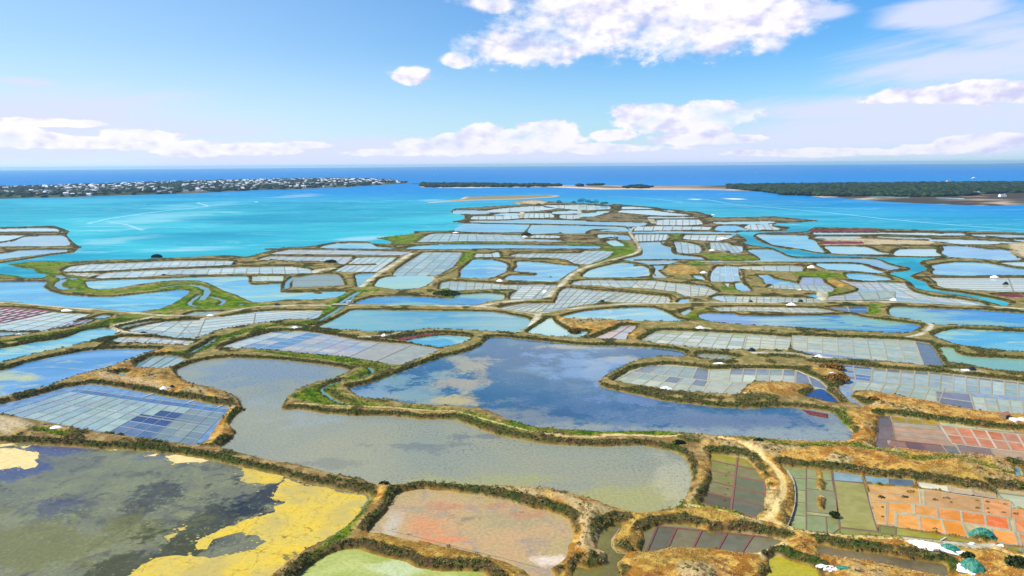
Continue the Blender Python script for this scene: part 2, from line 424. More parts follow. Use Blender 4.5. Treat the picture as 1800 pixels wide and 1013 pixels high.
def field(label, s, quads, bed=S(120,150,180), group='salt pan fields divided by low clay ridges', rw=0.8, rcol=RIDGE, rh=0.12, sm=1, cat='salt pans', water=True, lw=None):
    """a salt works: sheet of feed water, pans inside it, clay ridges between them"""
    w = ccw(W(swell(spline(P(s), 2, .16) if sm else P(s))))
    if water: WATERS.append(w)
    big = offset(w, 1.0)
    root = sheet('salt_works', big, -0.012, BED); root.color = (bed[0]*.78, bed[1]*.78, bed[2]*.66, 1)
    tag(root, label, cat, group)
    for nq, q in enumerate(quads):
        zq = 0.006*nq
        cs, nu, nv, pal = q[:4]; opt = q[4] if len(q) > 4 else {}
        Q = W(P(cs)); rww = opt.get('rw', rw)*1.0; rc = opt.get('rcol', rcol); skip = opt.get('skip', ()); us = opt.get('us') or [i/nu for i in range(nu+1)]; vs = opt.get('vs') or [j/nv for j in range(nv+1)]
        nu, nv = len(us)-1, len(vs)-1
        lu = math.dist(bil(Q, 0, .5), bil(Q, 1, .5)); lv = math.dist(bil(Q, .5, 0), bil(Q, .5, 1))
        eu, ev = rww*.3/max(lu, .1), rww*.3/max(lv, .1)
        for i in range(nu):
            for j in range(nv):
                c = pal(i, j) if callable(pal) else rnd.choice(pal)
                if c is None: continue
                cell = [bil(Q, us[i]+eu, vs[j]+ev), bil(Q, us[i+1]-eu, vs[j]+ev), bil(Q, us[i+1]-eu, vs[j+1]-ev), bil(Q, us[i]+eu, vs[j+1]-ev)]
                cp = clip_convex(big, cell)
                if len(cp) < 3 or abs(area(cp)) < 1.5: continue
                f = rnd.uniform(0.84, 1.09)*PANK; g_ = rnd.uniform(.94, 1.04); o = sheet('pan', cp, zq, BRINE, root); o.color = (c[0]*f*g_, c[1]*f, c[2]*f*.78*rnd.uniform(.92, 1.05), 1)
        wide = opt.get('wide', ())
        for ax_, ks, arr in (('u', range(nu+1), us), ('v', range(nv+1), vs)):
            for k in ks:
                if (ax_, k) in skip: continue
                g = arr[k]
                a, b = (bil(Q, g, 0), bil(Q, g, 1)) if ax_ == 'u' else (bil(Q, 0, g), bil(Q, 1, g))
                ww = rww*(2.0 if (ax_, k) in wide else 1.0)
                for t0, t1 in seg_inside(a, b, big):
                    pa = (a[0]+(b[0]-a[0])*t0, a[1]+(b[1]-a[1])*t0); pb = (a[0]+(b[0]-a[0])*t1, a[1]+(b[1]-a[1])*t1)
                    if math.dist(pa, pb) > 1.5: ridge(wobble(pa, pb), ww, rh+(0.006 if ax_ == 'u' else 0)+0.011*nq, rc, root)
    return root
# ================================================================ sea and far water
def build_sea():
    m, t, b = material('sea_water'); g = t.new('ShaderNodeNewGeometry'); pos = g.outputs['Position']
    sp = t.new('ShaderNodeSeparateXYZ'); t.l.new(pos, sp.inputs[0])
    mp = t.new('ShaderNodeMapping'); t.l.new(pos, mp.inputs[0]); mp.inputs['Scale'].default_value = (0.45, 1.0, 1.0); mp.inputs['Rotation'].default_value = (0, 0, 0.2)
    n = t.noise(mp.outputs[0], 0.0028, 7, 0.6, 0.9); n2 = t.noise(mp.outputs[0], 0.011, 6, 0.65, 1.2)
    # depth: shallow lagoon inside the spit, deep sea outside, a deeper pass to the east
    yy = t.math('ADD', sp.outputs[1], t.math('MULTIPLY', t.math('SUBTRACT', n, 0.5), 900.0))
    yx = t.math('ADD', yy, t.math('MULTIPLY', sp.outputs[0], 0.30))
    tur = t.mix(t.ramp(n, 0.35, 0.68), S(18,150,178,.62), S(62,188,200,.66))
    tur = t.mix(t.ramp(n2, 0.54, 0.74, 0, .55), tur, S(120,196,208,.68))
    mid = t.mix(t.ramp(yx, 1500, 3000), tur, S(0,132,200,.66))
    mid = t.mix(t.math('MULTIPLY', t.ramp(sp.outputs[0], 350, 1500), t.ramp(sp.outputs[1], 900, 1600)), mid, S(0,128,200,.66))
    deep = t.mix(t.ramp(t.math('ADD', sp.outputs[1], t.math('MULTIPLY', sp.outputs[0], -0.25)), 3300, 6200), mid, t.mix(t.ramp(n, 0.3, 0.7), S(0,116,192,.62), S(0,130,204,.62)))
    # sand streaks along the channel
    mp2 = t.new('ShaderNodeMapping'); t.l.new(pos, mp2.inputs[0]); mp2.inputs['Scale'].default_value = (0.16, 1.0, 1.0); mp2.inputs['Rotation'].default_value = (0, 0, 0.42)
    n3 = t.noise(mp2.outputs[0], 0.006, 6, 0.6, 1.6)
    st = t.math('MULTIPLY', t.math('MULTIPLY', t.ramp(t.math('ABSOLUTE', t.math('SUBTRACT', n3, 0.52)), 0.012, 0.0), 0.5), t.ramp(sp.outputs[1], 3600, 2400))
    c = t.mix(st, deep, S(140,206,216,.7))
    for (px, py, rx, ry, col, amt) in ((260,385,120,18,S(160,208,214,.7),.45), (1290,350,26,2.2,S(215,225,220,.8),.9), (1225,351,14,2,S(215,225,220,.8),.8), (205,425,70,14,S(150,200,205,.7),.6), (520,345,50,4,S(170,190,205,.7),.6), (330,362,110,8,S(130,200,215,.7),.5), (640,420,60,8,S(175,210,220,.7),.6), (760,352,40,3,S(150,205,215,.7),.6), (330,440,120,8,S(160,200,215,.7),.7)):
        x0, y0 = ground(px, py); x1, _ = ground(px+rx, py); _, y1 = ground(px, py-ry)
        dx = t.math('MULTIPLY', t.math('SUBTRACT', sp.outputs[0], x0), 1/abs(x1-x0)); dy = t.math('MULTIPLY', t.math('SUBTRACT', sp.outputs[1], y0), 1/abs(y1-y0))
        rr = t.math('SUBTRACT', 1.0, t.math('SQRT', t.math('ADD', t.math('MULTIPLY', dx, dx), t.math('MULTIPLY', dy, dy))))
        rr = t.math('ADD', rr, t.math('MULTIPLY', t.math('SUBTRACT', n2, 0.5), 3.0))
        c = t.mix(t.ramp(rr, 0.1, 0.9, 0.0, amt), c, col)
    t.l.new(c, b.inputs['Base Color']); b.inputs['Roughness'].default_value = 0.42; b.inputs['IOR'].default_value = 1.33; b.inputs['Specular IOR Level'].default_value = 0.02
    mp3 = t.new('ShaderNodeMapping'); t.l.new(pos, mp3.inputs[0]); mp3.inputs['Scale'].default_value = (0.4, 1.0, 1.0); mp3.inputs['Rotation'].default_value = (0, 0, 0.25)
    w = t.noise(mp3.outputs[0], 0.12, 5, 0.7); bn = t.new('ShaderNodeBump'); bn.inputs['Distance'].default_value = 0.7; t.l.new(w, bn.inputs['Height']); t.l.new(bn.outputs[0], b.inputs['Normal'])
    N = 360; o = mesh_obj('sea_water', [(SEA_R*math.sin(2*math.pi*i/N), SEA_R*math.cos(2*math.pi*i/N), -0.05) for i in range(N)], [list(range(N))[::-1]], m)
    tag(o, kind='structure')
build_sea()

# ================================================================ open ponds
OLIVE, STEEL, BLUEGR, SKYB, DEEPB = S(150,150,95,.75), S(120,140,150,.75), S(95,130,165,.75), S(80,150,200,.75), S(45,85,150,.75)
m_algae = pond_mat('algae_pond_water', S(118,120,98,.66), S(136,138,100,.68), S(104,106,92,.6), 0.05, .35, .65,
    blobs=((95,790,60,14,S(76,84,140,.6),.7,2.2), (30,830,60,18,S(60,76,140,.6),.65,2.0), (90,895,50,30,S(78,80,120,.5),.6,2.4), (265,885,60,30,S(62,62,70,.52),.7,2.6), (380,925,110,40,S(62,66,52,.52),.75,2.8), (470,870,60,40,S(44,54,66,.5),.9,2.0), (60,960,260,60,S(122,122,66,.7),.7,2.2), (260,980,90,40,S(66,68,48,.52),.7,3.0), (330,800,120,16,S(92,104,128,.7),.6,2.0)),
    speck=(S(150,156,108,.75), .55, .8), wave=0.004, rough=.14, spec=.22)
m_big = pond_mat('silty_pond_water', S(140,146,128,.72), S(152,152,122,.74), None, 0.012, .35, .65,
    blobs=((1100,880,180,30,S(165,160,95,.75),.8,1.2), (830,850,200,20,S(160,158,100,.75),.7,1.4), (470,650,160,30,S(122,140,150,.7),.8,1.2), (1190,850,45,60,S(182,176,138,.76),.6,1.0), (720,785,120,9,S(96,106,116,.62),.45,2.4), (850,768,90,6,S(86,96,116,.6),.45,2.6), (560,815,70,7,S(100,108,110,.62),.35,2.4), (560,720,120,22,S(150,162,162,.74),.5,1.6)),
    speck=(S(70,84,100,.6), 0.9, .75), wave=0.006, rough=.16, spec=.42)
RIM = S(158,160,138,.74)
m_blue = pond_mat('blue_pond_water', S(62,108,136,.68), S(52,98,132,.64), S(88,124,140,.68), 0.012, .30, .72,
    blobs=tuple((px, py, rx, ry, RIM, .85, 1.3) for px, py, rx, ry in ((690,697,90,9),(790,708,100,10),(880,726,110,12),(960,742,110,13),(1060,752,120,12),(1180,758,130,13),(1300,763,130,17),(1410,766,110,20),(1465,745,40,34),(1140,604,100,7),(1050,655,24,22),(1090,632,60,7),(1010,610,80,5)))+((1000,725,340,22,S(58,82,122,.6),.4,1.2), (735,680,110,28,S(120,150,150,.75),.85,2.2), (820,640,45,16,S(170,160,122,.76),.8,1.4), (850,660,26,14,S(176,160,116,.76),.8,1.3), (790,675,50,12,S(168,154,124,.76),.8,1.4), (810,702,50,12,S(184,166,104,.78),.85,1.4),
           (1330,762,230,40,S(140,152,148,.74),.9,1.4), (1230,735,220,24,S(108,128,148,.7),.7,1.4), (1050,700,130,50,S(92,120,150,.7),.5,1.6), (1130,700,90,14,S(110,130,165,.75),.6,2.2), (650,690,60,14,S(125,150,165,.75),.8,1.6), (1020,640,80,26,S(105,150,190,.75),.6,2.0), (1350,742,220,14,S(80,94,132,.64),.4,1.4)),  # soft grey-blue patches also paint in cloud reflections
    speck=(S(150,170,170,.7), .6, .3), wave=0.01, rough=.1, spec=.42)
def tl(c, f=(.74, 1.03, .88)): return c and tuple(x*y for x, y in zip(c, f))
def simple(name, c1, c2, c3=None, **k):  # mixed tones also paint cloud reflections into the colour
    c1, c2, c3 = tl(c1), tl(c2), tl(c3); return pond_mat(name, c1, c2, c3, **{**dict(scale=.02, lo=.4, hi=.6, wave=.01, stretch=(.45, 1, 1)), **k})
m_gold = simple('gold_cloud_reflection_water', S(88,132,190,.75), S(120,150,200,.78), S(205,180,130,.8), scale=.022)  # gold streaks are cloud reflections painted into the water colour
m_sky = simple('sky_blue_pond_water', S(48,140,196,.72), S(84,168,208,.75), S(150,186,184,.76))
m_skyw = simple('pale_blue_pond_water', S(92,160,200,.75), S(140,180,195,.78), S(190,190,165,.8))
m_steel = simple('steel_blue_pond_water', S(96,146,180,.74), S(134,166,176,.76), S(165,170,165,.76))
m_green = simple('grey_green_pond_water', S(140,165,155,.76), S(170,175,140,.76), None)
m_teal = simple('blue_and_olive_pond_water', S(58,135,195,.74), S(150,172,158,.76), S(45,110,185,.72), stretch=(.3, 1, 1), scale=.03)
m_white = simple('whitish_pond_water', S(165,185,200,.8), S(188,192,190,.8), None)
m_sand = simple('sandy_white_pond_water', S(190,190,160,.8), S(172,186,182,.8), None)
m_brown = simple('reddish_mud_water', S(120,80,80,.7), S(160,130,120,.75), None, scale=.05)
m_purple = pond_mat('purple_glasswort_bed', S(128,40,72,.6), S(150,92,104,.62), None, scale=.05, spec=.08, rough=.8)
m_salmon = pond_mat('salmon_pond_water', S(176,156,106,.78), S(188,154,108,.78), S(168,148,120,.74), 0.05, .4, .6,
    blobs=((745,925,50,22,S(206,138,88,.78),.65,1.6), (790,950,60,8,S(210,135,85,.8),.8,1.6), (900,910,90,18,S(165,150,110,.75),.7,1.8), (930,905,60,10,S(190,120,90,.75),.5,2.0), (830,890,90,8,S(190,118,92,.75),.55,2.0), (820,912,30,8,S(140,120,100,.7),.7,2.4), (690,930,20,30,S(190,180,160,.8),.7,1.2), (975,985,40,12,S(215,195,175,.85),.9,1.5)),
    speck=(S(120,110,90,.6), 1.1, .5), wave=.003, rough=.25, spec=.3)
m_lime = pond_mat('lime_pond_water', S(160,172,84,.74), S(182,188,108,.76), None, 0.05, .35, .65, blobs=((700,1000,60,14,S(195,205,165,.8),.6,1.5),), wave=.003, rough=.2, spec=.35)
m_olive = pond_mat('olive_pond_water', S(128,120,58,.7), S(112,104,52,.65), None, 0.08, .35, .65, wave=.004, rough=.2, spec=.35)
m_ygreen = pond_mat('yellow_green_pond_water', S(168,160,40,.75), S(180,165,45,.75), None, 0.08, .35, .65, wave=.003, rough=.25, spec=.3)
m_ditch = pond_mat('ditch_water', S(126,112,76,.7), S(104,92,60,.66), None, 0.05, .35, .65, wave=.004, rough=.2, spec=.35)

pond("A 0,205 200,213 500,235 800,250 1050,275 1250,305 1450,350 1700,400 B 150,402 350,460 550,497 670,515 690,550 650,610 580,680 480,760 330,840 180,930 100,1013 g 440,1080 -260,1080 -260,772", m_algae, 'murky green pond in the near left corner, half covered by yellow algae')
pond("E 1115,475 1180,440 1280,412 1420,395 1600,398 1800,410 F 350,430 500,450 590,470 570,490 500,520 380,550 270,590 215,625 180,670 165,720 270,722 450,750 620,760 850,762 1050,785 1250,785 1400,840 1550,890 1800,935 C 200,210 400,222 600,225 780,222 950,250 1040,290 1085,360 1090,440 1060,520 1000,590 880,622 760,625 650,605 540,565 430,530 250,485 0,470 B 1500,470 1250,460 1050,440 860,460 740,455 640,430 500,400 320,350 100,310 0,292 A 1450,262 1345,235 1370,205 1420,170 1430,130 1400,90 1430,40 1478,0 E 1540,720 1510,650 1430,610 1300,575 1200,555 1140,520", m_big, 'long silty grey-olive pond winding across the foreground')
pond("F 590,585 700,560 850,512 950,470 1150,400 1350,350 1430,310 1480,265 1600,265 G 0,270 200,290 450,315 700,320 900,330 1060,350 1100,372 1080,388 950,385 850,395 770,415 700,450 620,490 560,530 550,565 600,590 750,620 950,665 1150,690 1350,710 1550,715 H 200,705 400,715 600,745 630,780 680,830 715,870 710,900 650,920 400,920 200,910 0,893 G 1300,890 1100,870 900,858 600,862 400,852 250,845 100,825 0,795 F 1550,762 1420,712 1250,700 1100,690 950,680 800,655 700,650 640,630", m_blue, 'large deep blue pond with tan patches in the centre of the marsh')
pond("E 0,475 150,430 350,385 550,350 750,338 1000,340 960,355 880,380 800,410 700,450 560,490 450,515 350,555 200,600 0,643 g -260,745 -260,690", m_gold, 'blue pond streaked with gold at the left edge, below the pale creek pond')
pond("E 0,335 200,300 400,270 520,225 640,207 700,212 750,235 680,260 560,290 450,320 300,350 150,385 0,425 g -260,680 -260,645", m_skyw, 'pale blue pond narrowing to the left edge under the long white pans')
pond("I -1200,560 0,525 360,524 335,560 400,600 500,625 700,640 880,642 1050,625 1250,605 1400,587 1480,590 1495,605 1450,640 1350,700 1250,735 1100,758 930,750 800,735 600,725 300,700 0,672 -1200,600", m_sky, 'bright blue pond held in the bend of the green creek at left')
pond("I 690,520 900,508 1200,500 1570,487 J 370,480 385,520 410,545 500,545 640,540 650,600 720,610 900,605 1150,600 1130,625 1050,650 900,662 700,662 600,675 450,685 400,670 300,625 200,590 80,532 0,512 I 1480,508 1300,515 1100,540 900,575 760,578 700,560 688,540", m_skyw, 'pale pond with sandy shallows behind the green creek bend')
pond("J 1240,470 1280,460 1390,457 1330,500 1260,560 1245,500", m_steel)
pond("J 960,250 1090,220 1340,217 1400,245 1560,258 1200,262", m_skyw)
pond("K 60,262 150,240 400,226 800,228 1200,235 1560,240 1580,255 1300,262 1000,256 700,256 300,262", m_sky, 'long narrow blue pond between two dykes in the middle distance')
pond("K 440,120 530,62 750,63 1030,72 1000,125 800,130 600,135 540,128", m_sky)
pond("Q 960,388 1200,390 1500,398 1800,408 R 200,362 270,372 240,392 180,392 0,385 Q 1750,425 1500,425 1430,450 1420,466 1250,468 1200,445 1180,465 950,470 920,450", m_steel)
pond("Q 390,365 440,352 700,350 850,337 1150,342 1430,352 1440,362 1800,367 R 340,325 390,328 360,345 250,352 0,350 Q 1400,388 950,378 600,374", m_steel)
pond("Q 250,285 240,265 300,260 520,263 560,283 440,290 320,288", m_steel)
pond("Q 1150,272 1340,264 1370,283 1150,288", m_white); pond("Q 1400,287 1600,282 1500,310 1400,313", m_white)
pond("Q 600,302 690,285 670,302", m_steel); pond("Q 710,286 830,288 830,303 690,303", m_white)
pond("R 205,200 450,205 380,214 220,214", m_white, sm=1)
pond("R 180,232 400,224 540,242 740,266 560,268 400,260 190,245", m_white)
pond("R 410,279 600,276 810,286 700,291 420,290", m_steel)
pond("R 290,397 560,392 900,397 1090,405 1050,413 850,412 600,408 300,408", m_steel)
pond("L 335,210 510,203 520,228 580,242 580,285 640,302 800,322 850,348 950,357 1100,360 1290,352 1280,325 1240,300 1195,275 1250,266 1380,270 1450,300 1500,325 1600,338 M 200,336 500,340 640,350 720,385 815,413 700,428 600,395 540,375 400,364 0,368 L 1300,363 940,368 700,350 620,362 530,393 510,420 472,432 540,490 440,485 460,440 460,410 400,385 260,360 190,350 350,312 362,265", m_steel, 'large steel blue pond behind the round green and tan islet')
pond("L 932,110 960,82 1100,80 1170,105 1300,115 1200,120 1000,118", m_sky)
pond("R 920,322 1350,314 1400,323 1300,331 1150,333 1000,333", m_white)
pond("L 1262,155 1300,150 1650,157 1660,180 1720,200 1750,240 1790,288 1700,288 1550,250 1400,228 1330,195", m_skyw, 'pale pond hooked round by the turquoise channel mouth')
pond("L 1272,470 1350,472 1400,500 1560,530 1570,543 1340,538 1320,500", m_sky)
pond("L 1092,535 1150,532 1210,593 1110,583", m_sky); pond("L 1010,537 1040,537 1035,558", m_white); pond("L 760,472 820,477 850,508 780,490", m_skyw)
pond("L 660,665 720,660 720,683 640,686", m_sky)
pond("L 75,203 140,196 200,225 205,237 130,235", m_white)
pond("L 140,150 240,160 260,190 165,186", m_steel)
pond("M 150,112 600,114 620,124 150,126", m_purple); pond("M 160,132 620,130 1000,132 1160,146 1150,153 700,142 400,146 160,146", m_white)
pond("M 1172,137 1300,137 1330,153 1200,153", m_sky); pond("M 1385,147 1800,152 2300,160 2300,180 1800,170 1500,166", m_steel)
pond("M 160,166 500,166 480,175 180,177", m_white); pond("M 1060,187 1400,192 1750,212 1650,215 1300,205 1080,200", m_white)
pond("M 222,202 520,206 500,219 230,221", m_purple)
pond("M 232,242 540,247 640,285 740,303 500,303 300,298 260,270", m_white, 'pale shallow pond beside the channel, below the purple strip')
pond("M 772,310 820,267 1088,264 1100,290 1138,316 900,318", m_white)
pond("M 1152,290 1172,265 1152,242 1330,242 1500,264 1688,272 1690,300 1775,343 1650,353 1500,343 1200,323", m_sky, 'bright blue pond at right with a rounded sandy bank at its far end')
pond("M 1630,372 1800,367 2300,372 2300,420 1800,400 1680,385", m_white)
pond("M 1072,395 1180,377 1300,367 1500,374 1640,402 1800,422 2300,440 2300,480 1800,468 1500,468 1300,473 1100,463 1082,440 1102,425", m_sky, 'wide blue pond at the right edge between two dykes')
pond("M 1560,622 1780,622 1780,643 1650,638", m_purple)
pond("M 160,387 200,377 480,382 560,402 640,432 690,442 640,453 430,435 250,423", m_white)
pond("M 402,457 560,462 720,490 740,508 560,513 420,495", m_skyw)
pond("M 85,627 150,622 172,650 110,638", m_sky)
pond("K 450,622 550,622 700,612 830,627 828,658 700,678 600,703 0,703 J 1240,695 1290,667 1400,642 1575,637 K 200,642 330,652 440,652", m_teal, 'long blue pond just behind the white road')
pond("K 500,470 500,430 560,380 600,347 740,350 850,380 860,430 760,478 700,493 500,488", m_sky, 'bright blue pond left of the brown forked dyke')
pond("K 940,370 960,362 1150,372 1260,387 1400,397 1420,410 1350,450 1280,498 1230,518 1000,513 840,503 900,470 1080,472 1097,458 1080,448 920,436 945,400", m_sky, 'bright blue pond right of the brown forked dyke')
pond("K 1460,478 1520,430 1650,395 1750,374 L 230,375 330,390 400,420 408,468 300,483 0,488", m_skyw, 'rounded blue and sandy pond right of the rising track')
pond("J 1390,555 1430,502 1500,482 1700,475 K 200,472 280,490 230,545 150,572 0,580 J 1500,573", m_sand, 'sandy white drying pond below the long ladder pans')
pond("F 400,195 480,160 560,120 620,92 900,96 1200,99 1500,106 1700,142 1738,167 1700,208 1640,228 1450,223 1100,210 950,228 760,228 550,215 430,205", m_steel, 'oval steel blue pond just below the white road')
pond("F 942,290 1050,267 1180,252 1350,262 1340,285 1280,308 1180,328 1050,313", m_skyw)
pond("F 880,278 960,262 1060,245 1180,238 1340,252 1180,246 1050,260 940,284", m_purple, z=0.02)
pond("G 320,135 450,102 600,87 800,77 900,82 980,110 1040,145 1105,163 900,160 750,158 550,150 400,145", m_skyw, 'oval pale blue pond between the curved road and the brown banks')
pond("G 100,235 160,190 220,152 250,145 280,180 360,225 470,230 480,240 430,262 250,258", m_white)
pond("G 1182,127 1230,112 1400,117 H 0,128 200,130 500,127 700,122 800,142 1000,167 1138,187 1138,205 1050,238 850,233 600,218 350,203 0,183 G 1280,170 1200,150", m_teal, 'long blue pond streaked with olive, right of centre')
pond("H 947,95 980,74 1200,82 1500,92 1800,112 g 2100,560 2100,590 H 1800,208 1500,193 1250,183 1150,163 1000,140 960,125", m_teal, 'broad grey-blue pond at the right edge with a darker blue band')
pond("H 1227,255 1280,227 1400,212 1800,232 2600,240 2600,390 1800,358 1600,343 1400,318 1300,288", m_skyw, 'rippled pale blue pond at the right edge, the middle of three')
pond("H 1267,327 1350,332 1370,360 1450,385 1800,402 2600,430 2600,530 1800,488 1550,463 1400,428 1330,428 1290,370", m_green, 'grey-green pond at the right edge, the nearest of three')
pond("G 1067,110 1120,87 1130,100 1090,123", m_steel)
pond("E 585,145 650,124 700,132 650,150", m_steel); pond("E 748,500 762,490 790,495 780,508", m_steel, sm=1)
pond("C 620,698 670,695 650,740 607,790 610,850 690,880 640,930 640,970 660,1013 g 1080,1060 1010,1060 1010,1000 C 470,970 570,940 580,880 530,850 520,810 545,750", m_olive, 'olive water hooked round the golden grass islet')
pond("B 680,745 780,640 850,522 980,487 1150,495 1400,535 1729,612 C 190,610 300,645 352,690 370,770 340,850 320,910 240,965 260,1013 g 960,1030 B 1600,962 1400,893 1200,842 980,802 760,757", m_salmon, 'salmon and beige drying pond in the near centre')
pond("B 270,1013 350,940 450,882 560,852 620,852 740,890 880,920 1000,970 1150,985 1300,990 1400,1013 g 870,1060 510,1060", m_lime, 'pale lime green pond at the bottom edge')
pond("D 490,825 600,850 850,880 1050,915 1230,940 1265,990 1250,1013 1000,965 800,925 600,895 485,875", m_ditch, 'long brown ditch pond under the green tarpaulins')
pond("D 180,920 220,890 330,930 450,970 480,1013 g 1450,1060 1340,1060 D 170,1013 195,980", m_ygreen, 'yellow green pond at the bottom edge, right')
pond("H 405,635 480,600 540,598 640,682 560,672 450,648", simple('dark_blue_pan_water', S(45,72,140,.65), S(70,90,150,.65), None), sm=1)
pond("I 690,572 700,520 750,480 762,490 722,540 716,576", m_steel, sm=1) if False else None
# turquoise tidal channel winding into the marsh and the lagoon at left
pond("R 1640,358 1560,350 1500,378 1400,392 1150,395 L 1060,152 1105,150 1190,190 1135,215 1250,240 1380,255 1460,285 1500,315 1600,325 M 300,325 600,330 680,350 760,385 905,415 880,432 760,440 745,470 860,500 920,540 930,570 1060,600 1300,630 1450,660 1560,690 1610,710 1640,712 1700,690 1650,672 1500,640 1350,615 1150,590 1060,572 1040,540 1020,520 920,490 890,475 980,445 1040,430 1020,400 975,375 1000,355 1150,340 1200,332 900,325 600,320 300,305 150,290 0,260 L 1500,262 1330,220 1240,170 1240,150 1300,135 1650,135 1690,105", CHANNEL, sm=1, name='tidal_channel')
pond("I -1200,420 0,378 50,385 200,420 250,418 300,455 370,467 320,490 200,490 150,475 0,457 -1200,470", CHANNEL, name='tidal_channel')
pond("I 170,450 215,418 235,422 200,450", CHANNEL, name='tidal_channel') if False else None
FOAM = plain('foam', S(150,215,228,.62), .6, .12, .05)
CREEKS = [("I 455,472 520,500 440,545 520,585 600,575", 7), ("I 1250,572 1400,550 1550,545 1660,590 1590,668", 6.5), ("I 1650,640 1790,670 1735,706", 4), ("I 1580,625 1480,700 1560,718", 3.5),
 ("I 480,500 560,492 610,500", 7), ("F 400,160 470,120 530,85 560,50 620,10", 3.5), ("J 1110,710 1130,680 1200,640 1265,600", 5), ("E 1200,367 1260,335 1300,315 1370,270", 2.6), ("F 590,690 520,680 430,620 408,598 450,572 550,540", 1.6),
 ("F 670,515 730,500 742,480 712,457", 1.7), ("D 1690,350 1690,385 1702,415", 1.6), ("J 690,577 700,520 755,482", 5), ("E 865,455 885,420 970,385", 1.2), ("J 320,700 345,705", 5)]
def ribbon(pts, w):
    L_, R_ = [], []
    for i, p in enumerate(pts):
        a, b = Vector(pts[max(0, i-1)]), Vector(pts[min(len(pts)-1, i+1)]); e = b-a; e.normalize() if e.length else None
        ww = w*(0.6+0.4*math.sin(i*1.7)**2); L_.append((p[0]-e.y*ww/2, p[1]+e.x*ww/2)); R_.append((p[0]+e.y*ww/2, p[1]-e.x*ww/2))
    return L_ + R_[::-1]
for s, w in CREEKS:
    c = W(chaikin(P(s), 2, False)); rb = ccw(ribbon(c, w)); WATERS.append(rb)
    tag(sheet('creek', ccw(ribbon(c, w+1.4)), 0.004, CREEK), kind='structure')

# ================================================================ salt works
BW = [S(150,172,185,.8), S(158,178,188,.8), S(165,182,186,.8)]; GW = [S(176,184,176,.8), S(170,182,180,.8), S(184,188,176,.8), S(165,178,178,.8)]
LB = [S(140,172,200,.8), S(150,178,202,.8), S(160,186,205,.8)]; WH = [S(190,200,208,.84), S(180,194,206,.84), S(196,202,204,.84)]
PK = [S(185,180,190,.8), S(192,182,182,.8), S(178,184,198,.8)]; GO = [S(150,155,105,.76), S(158,160,112,.76), S(145,150,108,.76)]
PB = [S(120,98,96,.7), S(132,108,100,.7), S(110,96,92,.7)]; DK = [S(124,118,96,.72), S(136,126,96,.72), S(112,108,92,.7)]
def lf(i, j):
    if 9 <= i <= 11 and 2 <= j <= 4 and not (i == 9 and j == 2): return S(58,82,145,.62)
    if j == 0: return rnd.choice([S(92,122,185,.7), S(84,130,190,.7)])
    if i >= 12: return rnd.choice([S(128,145,162,.74), S(120,138,160,.74), S(140,152,160,.74)])
    if i >= 9 and j >= 3: return rnd.choice([S(96,118,168,.7), S(105,125,168,.7)])
    if i <= 1: return S(148,170,196,.76)
    return rnd.choice([S(158,178,188,.78), S(166,184,190,.78), S(150,174,190,.78)])
field('large grid of blue-white salt pans at left, with one dark blue patch', "E 0,690 200,640 400,585 570,560 700,575 900,610 980,625 1080,645 1200,660 1350,690 1430,700 1450,715 1400,780 1370,830 1340,870 1310,920 1240,950 1100,930 900,900 650,870 500,840 300,800 150,775 0,750 g -40,722 -80,728 -80,712",
  [("V 560,182 1640,325 1370,600 0,355", 15, 6, lf, dict(vs=[0,.12,.27,.44,.50,.66,.82,1.0], rcol=S(120,128,135), wide=(('v',4),)))], bed=S(105,135,175), rw=.5)
field('white salt pans behind the roadside heap at the left edge', "E 330,105 380,110 570,120 480,160 380,200 300,222 100,228 0,225 g -200,590 -200,568 E 0,172 200,138", [("E 330,105 575,118 260,228 -160,200", 4, 4, WH), ("E -160,200 100,228 -300,260 -700,230", 3, 2, WH)], bed=S(180,190,205))
field('salt pans overgrown with purple glasswort at the left edge', "E 0,77 150,84 330,103 200,135 60,165 0,170 g -200,566 -200,538", [("E -100,72 330,100 30,170 -500,160", 9, 4, WH)], bed=S(150,80,100), rcol=S(105,35,60), rw=3.0, rh=.35)
field('narrow blue strip of pans at the left edge below the white ones', "E 0,232 220,236 150,250 0,262 g -200,608 -200,590", [("E -200,230 220,232 150,262 -300,270", 4, 1, LB)])
field('small stepped row of pans with purple ridges left of the side track', "E 310,214 400,190 520,155 600,152 540,180 430,200", [("E 360,170 610,150 480,200 300,225", 5, 2, LB)], bed=S(120,60,80), rcol=S(110,50,70), rw=2)
field('longest upper double row of pans facing the bay at left', "I 500,435 560,402 700,386 1000,374 1300,360 1575,354 1840,359 1830,385 1570,400 1200,410 950,428 750,440 560,443", [("I 560,395 1850,345 1830,405 460,455", 18, 2, WH)], bed=S(165,185,205), rw=1.2)
field('lower row of white pans along the sandy bank at left', "I 750,498 820,457 900,447 1200,432 1500,421 1800,411 J 400,452 200,417 640,397 800,402 870,422 900,449 700,458 400,453 0,458 I 1400,465 1100,484" if False else "I 745,498 820,457 900,447 1200,432 1500,421 1800,411 2200,402 2300,403 2440,422 2475,448 2275,458 1975,455 1575,462 1400,464 1100,484", [("I 830,450 2440,395 2470,460 740,505", 16, 2, WH)], bed=S(170,188,205), rw=1.2)
field('sandy pans with brown banks at the corner of the green marsh', "I 505,456 650,450 800,460 700,480 560,465", [("I 505,448 800,450 720,485 520,470", 4, 2, [S(200,190,170,.8)])], bed=S(190,180,160), rcol=S(130,90,75))
field('tiny ladder of pans in the notch of the sandy pond', "J 425,481 540,476 665,476 660,514 420,514", [("J 425,478 540,476 538,515 420,515", 2, 1, WH), ("J 548,476 665,476 662,515 545,515", 1, 4, WH)], sm=0, rcol=S(150,160,110))
